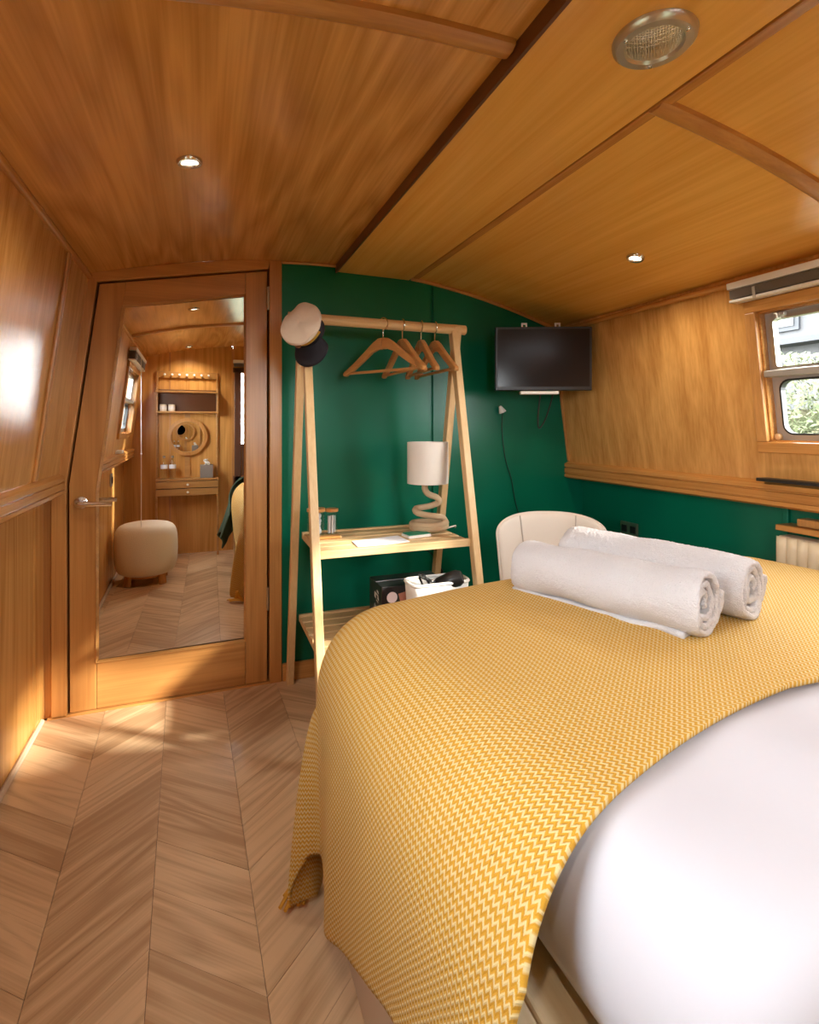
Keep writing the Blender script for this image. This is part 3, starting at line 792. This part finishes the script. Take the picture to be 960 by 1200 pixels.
# sailor cap on the left rail end
cp = thing('captain_cap', (.285, 1.80, 1.33), 'white captain cap with black peak and gold braid hung on the rack corner', 'cap')
n_ = Vector((-.68, -.68, .29)).normalized(); dn = Vector((-.22, -.20, -1)); dn = (dn-n_*dn.dot(n_)).normalized(); sd = dn.cross(n_)
MC = Matrix((sd, dn, n_)).transposed()*.82    # local x side, y towards peak, z crown
cc = Vector((.312, 1.765, 1.322)); KC = .86
m = MB(); MB_ = [(.066, -.030), (.068, 0), (.070, .012)]
MB().lathe([(.060, -.032), (.066, -.032), (.067, 0), (.068, .012), (.060, .012)], cc, MC, 36).build('band', NAVY, cp, smooth=True)
m = MB(); prof = [(.067, .010), (.084, .022), (.092, .034), (.088, .046), (.066, .054), (.034, .056), (0, .054)]
m.lathe(prof, cc, MC, 48)
for i, v_ in enumerate(m.v):
    k_ = noise.noise((v_-cc)*22)*.012; m.v[i] = v_+n_*k_
m.build('crown', CAPW, cp, smooth=True)
m = MB()
def vis(a, c):
    th = math.radians(28+124*a); r = .066+c*.075*math.sin(math.radians(180*a))**.6
    return cc+MC @ Vector((r*math.cos(th), r*math.sin(th), -.018-.55*c*.075))
m.grid(vis, 24, 6).build('peak', NAVY, cp, smooth='all', solid=.004)
pts = [cc+MC @ Vector((.0705*math.cos(math.radians(t_)), .0705*math.sin(math.radians(t_)), .002+.003*math.sin(t_))) for t_ in range(20, 165, 6)]
MB().tube(pts, .0045, 6).build('braid', GOLD, cp, smooth=True)
MB().lathe([(0, .004), (.013, .003), (.017, 0)], cc+MC @ Vector((0, .086, .036)), MC @ Matrix.Rotation(-.9, 3, 'X'), 14).build('badge', W_DARK, cp, smooth=True)

# rope lamp
lx, ly = .79, 1.875
lm = thing('table_lamp', (lx, ly, SH), 'table lamp with coiled jute rope base and pale linen drum shade', 'lamp')
MB().lathe([(.078, .776), (.078, .932), (.075, .932), (.075, .776), (.078, .776)], (lx, ly, .010), n=48).build('shade', SHADE, lm, smooth=True)
pts = []
for k in range(60):
    a = k/60*2*PI*2.0; r = .064-.0*k/60; pts.append((lx+.005+r*math.cos(a), ly+r*math.sin(a), SH+.013+.022*k/60))
pts += [(lx+.055, ly-.01, SH+.052), (lx+.01, ly-.03, SH+.062), (lx-.045, ly-.012, SH+.074), (lx-.040, ly+.02, SH+.086), (lx+.01, ly+.02, SH+.092), (lx+.046, ly, SH+.108), (lx+.035, ly-.005, SH+.128),
        (lx+.002, ly, SH+.142), (lx-.012, ly, SH+.165), (lx-.008, ly, SH+.20), (lx, ly, SH+.23)]
MB().tube(smoothpts(pts, 3), .012, 10).build('rope_base', ROPE, lm, smooth=True)
MB().tube(smoothpts([(lx+.06, ly-.03, SH+.012), (lx+.10, ly-.03, SH+.02), (lx+.125, ly+.02, SH+.004)], 6), .003, 6).build('lamp_cord', CORD, lm, smooth=True)
fx_ = tag(MB().tube(smoothpts([(.835, 2.02, .56), (.85, 2.06, .50), (.90, 2.09, .46), (.925, 2.11, .42), (.955, 2.12, .37)], 6), .003, 6).tube([(.925, 2.11, .425), (.955, 2.115, .372)], .010, 8).build('power_cable', BLACK, smooth=True),
          'black cable with inline switch hanging behind the rack below the upper shelf', 'cable')

# jars on a small wooden tray
jx, jy = .395, 1.905
ty = thing('jar_tray', (jx, jy, SH), 'small wooden tray under the two glass jars on the upper shelf', 'tray')
B(jx-.055, jx+.060, jy-.04, jy+.04, SH+.001, SH+.010).build('board', W_TRX, ty, bev=.003)
for i, (x_, r_, hh, fill, lab) in enumerate(((jx-.024, .030, .085, 'cotton_wool', 'wider glass jar of cotton wool with wooden lid, left on the tray'), (jx+.033, .020, .082, 'cotton_buds', 'narrower glass jar of cotton buds with wooden lid, right on the tray'))):
    j = thing('glass_jar', (x_, jy, SH+.010), lab, 'jar')
    z_ = SH+.0105
    MB().lathe([(r_, 0), (r_, hh), (r_-.002, hh), (r_-.002, .003), (0, .003)], (x_, jy, z_), n=24).build('jar_body', JARG, j, smooth=True)
    MB().lathe([(0, 0), (r_+.003, 0), (r_+.003, .010), (0, .012)], (x_, jy, z_+hh), n=24).build('lid', W_HANG, j, smooth=True)
    if i == 0:
        m = MB()
        for k in range(10):
            cx_, cy_, cz_ = x_+random.uniform(-.010, .010), jy+random.uniform(-.010, .010), z_+.014+k*.006
            m.lathe([(0, -.011), (.008, -.008), (.011, 0), (.008, .008), (0, .011)], (cx_, cy_, cz_), n=8)
        o = m.build('cotton_wool', TERR, j, smooth='all'); o['kind'] = 'stuff'
    else:
        m = MB()
        for k in range(22):
            a = random.uniform(0, 6.28); rr = random.uniform(0, .014); m.tube([(x_+rr*math.cos(a), jy+rr*math.sin(a), z_+.005), (x_+rr*math.cos(a+.2), jy+rr*math.sin(a+.2), z_+.066)], .0022, 5)
        o = m.build('cotton_buds', TERR, j, smooth=True); o['kind'] = 'stuff'

# sheet of paper and small notebook
def flatquad(name, pts, z, th, mat): return MB().prism(pts, z, z+th, 'Z').build(name, mat)
tag(flatquad('paper_sheet', [(.475, 1.80), (.655, 1.835), (.660, 1.725), (.470, 1.69)], SH+.001, .0015, PAPER), 'blank white sheet of paper lying on the upper shelf', 'paper')
nb = thing('notebook', (.72, 1.80, SH), 'small white notebook with green cover lying beside the lamp', 'notebook')
MB().prism([(.675, 1.77), (.765, 1.785), (.758, 1.845), (.668, 1.83)], SH+.001, SH+.010, 'Z').build('pages', WHITE, nb)
MB().prism([(.678, 1.773), (.762, 1.787), (.756, 1.842), (.671, 1.828)], SH+.0105, SH+.013, 'Z').build('cover', GREENC, nb)

# black appliance box on the lower shelf
bz = SL+.001; BXX, BXY = .565, 1.745
kx = thing('appliance_box', (.65, 1.81, bz), 'black glossy cardboard box with white lettering on the lower shelf', 'box')
B(BXX, BXX+.24, BXY, BXY+.145, bz, bz+.178).build('carton', BOXB, kx, bev=.002)
B(BXX+.0, BXX+.24, BXY+.070, BXY+.0735, bz+.1785, bz+.1795).build('lid_seam', GREYP, kx)
MB().lathe([(0, 0), (.019, 0), (.019, .001), (0, .001)], (BXX+.037, BXY-.0005, bz+.140), Matrix.Rotation(PI/2, 3, 'X'), 24).build('round_mark', PINKC, kx)
def text(body, size, loc, rot, mat, parent, name='lettering'):
    cu = bpy.data.curves.new(name, 'FONT'); cu.body = body; cu.size = size*S; cu.extrude = .0003; cu.align_x = 'CENTER'; cu.align_y = 'CENTER'
    tmp = bpy.data.objects.new('tmp', cu); C.objects.link(tmp); bpy.context.view_layer.update()
    me = bpy.data.meshes.new_from_object(tmp.evaluated_get(bpy.context.evaluated_depsgraph_get())); me.name = name
    bpy.data.objects.remove(tmp); bpy.data.curves.remove(cu)
    me.materials.clear(); me.materials.append(mat)
    o = bpy.data.objects.new(name, me); C.objects.link(o); o.parent = parent
    o.location = Vector(loc)*S-WORLD[parent.name]; o.rotation_euler = rot; return o
text('R', .046, (BXX+.036, BXY-.001, bz+.098), (PI/2, -PI/2, 0), WPRINT, kx)
B(BXX+.022, BXX+.028, BXY-.001, BXY, bz+.134, bz+.150).build('printed_stroke', W_DARK, kx)
# pale strokes and blotches printed on the narrow end
for y_, z_, w_, h_ in ((.045, .150, .020, .010), (.055, .138, .034, .008), (.040, .128, .014, .012), (.075, .132, .014, .022), (.052, .116, .022, .006), (.080, .085, .006, .032), (.088, .050, .010, .040), (.066, .095, .008, .006)):
    MB().prism([(BXY+y_-w_/2, bz+z_-h_/2), (BXY+y_+w_/2, bz+z_-h_/2+.004), (BXY+y_+w_/2-.002, bz+z_+h_/2), (BXY+y_-w_/2+.003, bz+z_+h_/2-.003)], BXX-.0008, BXX, 'X').build('printed_stroke', WPRINT, kx)
MB().prism([(BXX+.06, bz+.15), (BXX+.11, bz+.16), (BXX+.125, bz+.10), (BXX+.09, bz+.085), (BXX+.07, bz+.11)], BXY-.001, BXY-.0001).build('printed_shape', COPPER, kx)
MB().prism([(BXX+.07, bz+.09), (BXX+.12, bz+.115), (BXX+.14, bz+.07), (BXX+.10, bz+.03)], BXY-.0013, BXY-.0005).build('printed_shape', GREYP, kx)

# white storage tub with hairdryer, cable and teal cloth
tx0, tx1, ty0, ty1 = .640, .858, 1.614, 1.758
tb = thing('storage_tub', ((tx0+tx1)/2, (ty0+ty1)/2, bz), 'white open plastic storage tub full of odds and ends on the lower shelf', 'tub')
TX0, TX1, TY0, TY1 = tx0-.0, tx1-.01, ty0+.02, ty1-.02
def tubw(a, c):
    th = a*2*PI; k = .86+.14*c; cxx, cyy = (TX0+TX1)/2, (TY0+TY1)/2
    ct, st_ = math.cos(th), math.sin(th); e = .35
    return (cxx+(TX1-TX0)/2*k*math.copysign(abs(ct)**e, ct), cyy+(TY1-TY0)/2*k*math.copysign(abs(st_)**e, st_), bz+.001+c*.200)
MB().grid(tubw, 64, 6).build('wall', WHITE, tb, smooth='all', solid=.004)
B(TX0+.015, TX1-.015, TY0+.015, TY1-.015, bz+.001, bz+.006).build('base', WHITE, tb)
pts = [tubw(i/64, 1.0) for i in range(65)]
MB().tube(pts, .006, 6, False).build('rim', WHITE, tb, smooth=True)
hdr = thing('hairdryer', (.80, 1.76, bz+.12), 'black hairdryer sticking out of the white tub', 'hairdryer')
MB().lathe([(.022, 0), (.026, .01), (.030, .05), (.028, .08), (.020, .095), (0, .097)], (.775, 1.72, bz+.145), Matrix.Rotation(1.1, 3, 'Y') @ Matrix.Rotation(.5, 3, 'X'), 20).build('barrel', BLACK, hdr, smooth=True)
MB().tube([(.80, 1.735, bz+.150), (.79, 1.77, bz+.08), (.785, 1.79, bz+.03)], .016, 12).build('grip', BLACK, hdr, smooth=True)
MB().tube(smoothpts([(.785, 1.76, bz+.02), (.76, 1.70, bz+.11), (.725, 1.70, bz+.185), (.715, 1.73, bz+.19), (.735, 1.74, bz+.17), (.76, 1.71, bz+.165), (.74, 1.69, bz+.175), (.72, 1.74, bz+.18), (.75, 1.77, bz+.12), (.77, 1.78, bz+.05)], 8), .0042, 6).build('flex', BLACK, hdr, smooth=True)
hdr.location += Vector((-.032, -.036, .036))*S
def blob(a, c):
    x = .805+.03*(a-.5)*2; y = 1.675+.045*(c-.5)*2
    return (x, y, bz+.190-.05*((a-.5)**2+(c-.5)**2)*2+.010*noise.noise(Vector((a*4, c*4, 1))))
MB_t = MB().grid(blob, 16, 16).build('folded_cloth', TEAL, smooth='all', solid=.02); tag(MB_t, 'teal green cloth folded in the white tub', 'cloth')

# ------------------------------------------------------------------ chair behind the bed
ch = thing('tub_chair', (1.16, 1.72, 0), 'cream upholstered chair with rounded back between the bed and the green wall', 'chair')
CXc, CYc = 1.205, 1.70
cr, sr_ = math.cos(math.radians(-22)), math.sin(math.radians(-22))
def cloc(x, y, z): return Vector((CXc+x*cr-y*sr_, CYc+x*sr_+y*cr, z))
def back_uv(a, c, d):
    """a, c in -1..1 / 0..1 over the back; d = depth through the padding (-1 front, 1 rear)"""
    # rounded outline: superellipse corners at the top, taper below
    w_ = .205-.030*(1-c)
    z = .33+.345*c
    top = max(0, (c-.78)/.22)
    w_ *= (1-top**2.6)**(1/2.6) if top < 1 else 0
    x = a*w_
    y = -.085*abs(x/.2)**2.4+.030*c
    edge = max(abs(a)**8, top**6)
    th = .021*(1-edge)**.5
    return cloc(x, y+d*th, z)
m = MB(); n1_, n2_ = 36, 30
vs = [back_uv(-1+2*i/n1_, 1-(1-j/n2_)**1.6, -1) for i in range(n1_+1) for j in range(n2_+1)]
m.grid(lambda a, c: back_uv(-1+2*a, 1-(1-c)**2.0, -1), n1_, n2_)
m.grid(lambda a, c: back_uv(-1+2*a, 1-(1-c)**2.0, 1), n1_, n2_)
o = m.build('backrest', CHAIRF, ch, smooth='all', fix=False)
bm_ = bmesh.new(); bm_.from_mesh(o.data); bmesh.ops.remove_doubles(bm_, verts=bm_.verts, dist=.0004); bmesh.ops.recalc_face_normals(bm_, faces=bm_.faces); bm_.to_mesh(o.data); bm_.free()
PIP = plain('taupe_piping', (.45, .39, .33), .8)
for sg in (-1, 1):
    pts = []
    for k in range(13):
        c_ = .10+.875*k/12; w_ = .205-.030*(1-c_); top = max(0, (c_-.78)/.22); w_ *= (1-top**2.6)**(1/2.6)
        pts.append(back_uv(sg*min(.98, (.085+.045*c_*c_*0+.035*(1-c_)*-1+.02)/max(w_, .02)), c_, -1.12))
    MB().tube(pts, .0022, 6).build('piping', PIP, ch, smooth=True)
edge_ = [back_uv(-1, 1-(1-k/24*.985)**2.2, 0) for k in range(25)]+[back_uv(1, 1-(1-k/24*.985)**2.2, 0) for k in range(24, -1, -1)]
MB().tube(smoothpts(edge_, 2), .0035, 6).build('edge_piping', CHAIRF, ch, smooth=True)
CXc, CYc = cloc(0, -.20, 0).x, cloc(0, -.20, 0).y-.03
MB().lathe([(0, .33), (.17, .33), (.195, .345), (.195, .385), (.17, .40), (0, .405)], (CXc, CYc+.03, 0), n=40).build('seat', CHAIRF, ch, smooth=True)
for sx in (-1, 1):
    for sy in (-1, 1):
        MB().bar((CXc+sx*.10, CYc+.03+sy*.10, .33), (CXc+sx*.15, CYc+.03+sy*.15, .001), .022, .022).build('leg', W_TRZ, ch, bev=.004)

# ------------------------------------------------------------------ television
tv = thing('television', (1.40, 2.0, 1.07), 'black flat television mounted in the corner above the chair', 'television')
def cam_ray(u, v_, t_):
    a = (u-480)/629; cth, sth = math.cos(math.radians(20.9)), math.sin(math.radians(20.9))
    return Vector((t_*(sth+a*cth), t_*(cth-a*sth), 1+(500-v_)/629*t_))
A_ = Vector((1.145, 1.985, 1.152)); B_ = Vector((1.515, 1.825, 1.152))   # ends of the lower front edge
ex = (B_-A_).normalized(); ey = Vector((-ex.y, ex.x, 0)); Wt = (B_-A_).length; Ht = .268
MT = Matrix((ex, ey, Vector((0, 0, 1)))).transposed()
def tvb(x0, x1, y0, y1, z0, z1):
    m = B(x0, x1, y0, y1, z0, z1); m.v = [A_+MT @ v_ for v_ in m.v]; return m
tvb(0, Wt, 0, .030, 0, Ht).build('casing', BLACK, tv, bev=.003)
tvb(.010, Wt-.010, -.0015, .002, .016, Ht-.010).build('screen', SCREEN, tv)
tvb(.06, Wt-.06, .03, .055, .05, Ht-.06).build('rear_housing', BLACK, tv, bev=.01)
for s in (.115, .255):
    hk = tvb(s, s+.006, .032, .038, Ht-.03, Ht+.022); q = tvb(s, s+.024, .032, .038, Ht+.016, Ht+.022); r3 = tvb(s+.018, s+.024, .032, .038, Ht+.002, Ht+.022)
    hk.add(q.v, q.f); hk.add(r3.v, r3.f); hk.build('mounting_hook', STEEL, tv)
tvb(Wt*.42, Wt*.56, .05, .30, .10, .16).build('wall_arm', BLACK, tv, bev=.003)
tvb(.105, .265, -.006, .03, -.016, -.003).build('shelf_bar', WHITE, tv, bev=.003)
cbl = MB()
p0 = A_+MT @ Vector((.20, .05, 0)); p1 = A_+MT @ Vector((.25, .05, 0))
cbl.tube(smoothpts([p0, p0+Vector((-.005, .01, -.08)), p0+Vector((.0, .02, -.145)), p0+Vector((.012, .02, -.155)), p0+Vector((.035, .01, -.11)), p1+Vector((0, 0, -.02)), p1], 8), .0035, 6)
tag(cbl.build('television_cable', BLACK, smooth=True), 'black cable looping below the television', 'cable')
ae = thing('aerial_plug', (1.26, 2.10, 1.02), 'small white plug with thin dark wire running down the green wall', 'plug')
pc0 = Vector((1.27, 2.135, 1.065))
MB().lathe([(0, 0), (.018, .001), (.016, .006), (.007, .030), (.0, .033)], pc0, Matrix.Rotation(-.45, 3, 'Y'), 16).build('plug', WHITE, ae, smooth=True)
MB().tube(smoothpts([pc0, (1.275, 2.15, 1.0), (1.285, 2.151, .90), (1.30, 2.151, .83), (1.325, 2.151, .76), (1.345, 2.151, .66), (1.37, 2.151, .58)], 8), .0018, 6).build('wire', BLACK, ae, smooth=True)

# ------------------------------------------------------------------ right wall fittings
so = thing('wall_socket', (XR, 1.84, .55), 'brushed steel double socket on the green wall behind the towels', 'socket')
B(XR-.008, XR, 1.79, 1.89, .525, .585).build('plate', STEEL, so, bev=.002)
for y in (1.815, 1.865): B(XR-.010, XR-.007, y-.015, y+.015, .54, .57).build('insert', BLACK, so)
rad = thing('radiator', (1.70, .85, .12), 'cream pressed steel radiator on the right wall below its wooden shelf', 'radiator')
m = MB()
ny = 84
def rf(a, c):
    y = .50+a*.655; k = (a*21) % 1
    d_ = .010*max(0, math.sin(k*PI))**.6 if .06 < c < .94 else 0
    return (1.668-d_, y, .15+c*.51)
m.grid(rf, 168, 16); m.build('front_panel', CREAM, rad, smooth=True, solid=.004)
B(1.672, 1.722, .50, 1.153, .645, .662).build('top_grille', CREAM, rad, bev=.003); B(1.672, 1.722, 1.148, 1.154, .15, .66).build('end_panel', CREAM, rad, bev=.002)
B(1.672, 1.722, .50, .506, .15, .66).build('end_panel', CREAM, rad, bev=.002)
sh = tag(B(1.655, XR-.001, .48, 1.152, .680, .698).build('radiator_shelf', W_TRY, bev=.003), 'narrow wooden shelf fixed above the cream radiator', 'shelf')
tag(B(1.675, 1.722, .6, 1.10, .699, .722).build('wooden_block', W_TRZ, bev=.003), 'reddish wooden block lying on the radiator shelf', 'block')

# ------------------------------------------------------------------ things seen in the mirror
st_ = thing('pouffe', (-.300, .487, 0), 'round white boucle stool on short wooden legs, reflected in the door mirror', 'stool')
prof = [(0, .055), (.13, .055), (.165, .070), (.185, .11), (.190, .20), (.187, .30), (.175, .350), (.145, .375), (.08, .382), (0, .384)]
MB().lathe(prof, (-.315, .480, 0), n=48).build('cushion', BOUCLE, st_, smooth='all', sub=1)
MB().lathe([(0, .045), (.12, .045), (.12, .055), (0, .055)], (-.315, .480, 0), n=24).build('base', W_TRX, st_)
for k in range(4):
    a = PI/4+k*PI/2; MB().bar((-.315+.13*math.cos(a), .48+.13*math.sin(a), .10), (-.315+.145*math.cos(a), .48+.145*math.sin(a), .001), .045, .022, (math.cos(a), math.sin(a), 0)).build('leg', W_TRZ, st_, bev=.004)

vx0, vx1 = -.295, .155
dr = thing('ladder_dresser', ((vx0+vx1)/2, Y0+.08, 0), 'slim oak ladder dresser with shelves, hooks and two drawers, seen in the mirror', 'dresser')
for X in (vx0, vx1-.014):
    B(X, X+.014, Y0+.004, Y0+.018, .60, 1.43).build('post', W_BACK, dr, bev=.002)
    B(X, X+.014, Y0+.125, Y0+.14, 0, .47).build('leg', W_BACK, dr, bev=.002)
    B(X, X+.014, Y0+.004, Y0+.085, 1.09, 1.43 if False else 1.30).build('shelf_side', W_BACK, dr, bev=.002)
B(vx0+.014, vx1-.014, Y0+.006, Y0+.016, 1.38, 1.43).build('hook_rail', W_BACK, dr, bev=.002)
for i in range(7):
    x = vx0+.06+i*.053; MB().lathe([(.003, 0), (.004, .012), (.009, .016), (.008, .022), (0, .024)], (x, Y0+.016, 1.405), Matrix.Rotation(-PI/2, 3, 'X'), 12).build('peg', WHITE, dr, smooth=True)
for z in (1.262, 1.105):
    B(vx0, vx1, Y0+.004, Y0+.095, z, z+.014).build('shelf', W_BACK, dr, bev=.002)
B(vx0+.014, vx1-.014, Y0+.004, Y0+.008, 1.105, 1.29).build('back_panel', W_DARK, dr)
B(-.092, -.052, Y0+.004, Y0+.010, .60, 1.10).build('spine', W_BACK, dr)
B(vx0, vx1, Y0+.004, Y0+.142, .585, .599).build('top', W_BACK, dr, bev=.002)
for z in (.530, .472):
    q = B(vx0+.002, vx1-.002, Y0+.01, Y0+.138, z, z+.052).build('drawer', W_BACK, dr, bev=.003)
    MB().lathe([(.003, 0), (.009, .006), (.008, .012), (0, .013)], ((vx0+vx1)/2, Y0+.138, z+.026), Matrix.Rotation(-PI/2, 3, 'X'), 12).build('knob', WHITE, q, smooth=True)
rm = thing('round_mirror', (-.072, Y0+.03, .78), 'round wood-framed mirror on the dresser, reflected in the door', 'mirror')
MB().lathe([(.118, 0), (.145, 0), (.147, .018), (.120, .020), (.118, 0)], (-.072, Y0+.012, .92), Matrix.Rotation(-PI/2, 3, 'X'), 48).build('frame', W_TRZ, rm, smooth=True)
MB().lathe([(0, .010), (.120, .010), (.120, .004), (0, .004)], (-.072, Y0+.012, .92), Matrix.Rotation(-PI/2, 3, 'X'), 40).build('mirror_glass', MIRROR, rm)
for x, lab in ((-.238, 'clear glass bottle at the end of the dresser top, seen in the mirror'), (-.178, 'clear glass bottle second from the end of the dresser top, seen in the mirror')):
    g = thing('glass_bottle', (x, Y0+.07, .60), lab, 'bottle')
    MB().lathe([(.022, 0), (.024, .10), (.020, .115), (.009, .135), (.009, .160), (.007, .160), (.007, .13), (.021, .10), (.019, .004), (0, .004)], (x, Y0+.07, .600), n=20).build('bottle_body', JARG, g, smooth=True)
    MB().lathe([(.0245, .078), (.0250, .108), (.0245, .108)], (x, Y0+.07, .600), n=20).build('paper_band', PAPER, g, smooth=True)
    MB().lathe([(0, .160), (.010, .160), (.010, .175), (0, .177)], (x, Y0+.07, .600), n=14).build('cap', STEEL, g, smooth=True)
tsb = thing('tissue_box', (.07, Y0+.07, .60), 'grey cube tissue box on the dresser top, seen in the mirror', 'box')
B(.02, .115, Y0+.025, Y0+.115, .600, .70).build('carton', plain('grey_card', (.22, .19, .17), .6), tsb, bev=.003)
m = MB().grid(lambda a, c: (.0675+(a-.5)*.04*(1-.3*c)+.008*math.sin(c*6), Y0+.07+.012*math.sin(a*9+c*3), .70+c*.045), 10, 8); m.build('tissue', WHITE, tsb, smooth='all', solid=.002)
for x, lab in ((-.245, 'pale candle jar at the end of the lower dresser shelf, seen in the mirror'), (-.185, 'candle jar with paper label, second on the lower dresser shelf, seen in the mirror')):
    g = thing('candle_jar', (x, Y0+.05, 1.119), lab, 'candle')
    MB().lathe([(0, 0), (.024, 0), (.025, .050), (.022, .052), (0, .050)], (x, Y0+.05, 1.1195), n=20).build('wax_glass', plain('candle_cream', (.7, .62, .5), .4), g, smooth=True)
    MB().lathe([(.0255, .012), (.0258, .038), (.0250, .038)], (x, Y0+.05, 1.1195), n=20).build('paper_label', WPRINT, g, smooth=True)

# ------------------------------------------------------------------ outdoors
GRASS = plain('bank_grass', (.035, .045, .018), .9, 0, 0, 3, .4)
gr = struct(B(-30, 30, -30, 30, -.9, -.8).build('ground', GRASS))
def leafmat():
    m, nt, b = newmat('hedge_leaf'); oi = nt.nodes.new('ShaderNodeTexCoord'); n = nt.nodes.new('ShaderNodeTexNoise'); n.inputs['Scale'].default_value = 3
    nt.links.new(oi.outputs['Object'], n.inputs['Vector']); r = ramp(nt, [(.3, (.035, .05, .016)), (.5, (.07, .085, .03)), (.7, (.11, .09, .055))])
    nt.links.new(n.outputs['Fac'], r.inputs[0]); nt.links.new(r.outputs[0], b.inputs['Base Color']); b.inputs['Roughness'].default_value = .7; return m
LEAF = leafmat()
def hedge(cx, cy, lx_, ly_, h, label, n=2600):
    m = MB(); t_ = thing('garden_hedge', (cx, cy, -.8), label, 'hedge')
    for k in range(n):
        x = cx+random.uniform(-1, 1)*lx_/2; y = cy+random.uniform(-1, 1)*ly_/2; z = random.uniform(-.75, h*(1+.12*math.sin(y*2.3)))
        d1 = Vector((random.uniform(-1, 1), random.uniform(-1, 1), random.uniform(-1, 1))).normalized(); d2 = d1.orthogonal().normalized(); s_ = random.uniform(.018, .038)
        c_ = Vector((x, y, z)); m.add([c_-d1*s_, c_+d2*s_*.5, c_+d1*s_, c_-d2*s_*.5], [(0, 1, 2, 3)])
    o = m.build('foliage', LEAF, t_, fix=False); o['kind'] = 'stuff'
    B(cx+lx_*.1, cx+lx_*.3, cy-ly_/2, cy+ly_/2, -.8, h-.35).build('branches', LEAF, t_)
hedge(4.8, 3.4, .8, 4.4, 1.50, 'leafy green hedge outside the right window', 42000)
bd = thing('brick_house', (11, 5, -.8), 'pale building with windows seen through the upper right window', 'building')
PALE = plain('pale_render', (.052, .052, .054), .8); PALED = plain('grey_frames', (.026, .028, .032), .7)
B(10, 14, -3, 14, -.8, 6).build('wall', PALE, bd)
PANEB = plain('far_pane', (.045, .05, .055), .15)
for i in range(9):
    for z in (.4, 2.75, 4.6):
        y = -2.5+i*1.8
        q = B(9.95, 10.02, y, y+1.2, z, z+1.0).build('window_frame', PALED, bd); B(9.93, 9.96, y+.08, y+1.12, z+.08, z+.92).build('window_pane', PANEB, bd)
B(9.6, 10.0, -3, 14, 2.46, 2.56).build('balcony', PALED, bd); B(9.6, 10.0, -3, 14, 3.55, 3.65).build('balcony', PALED, bd)
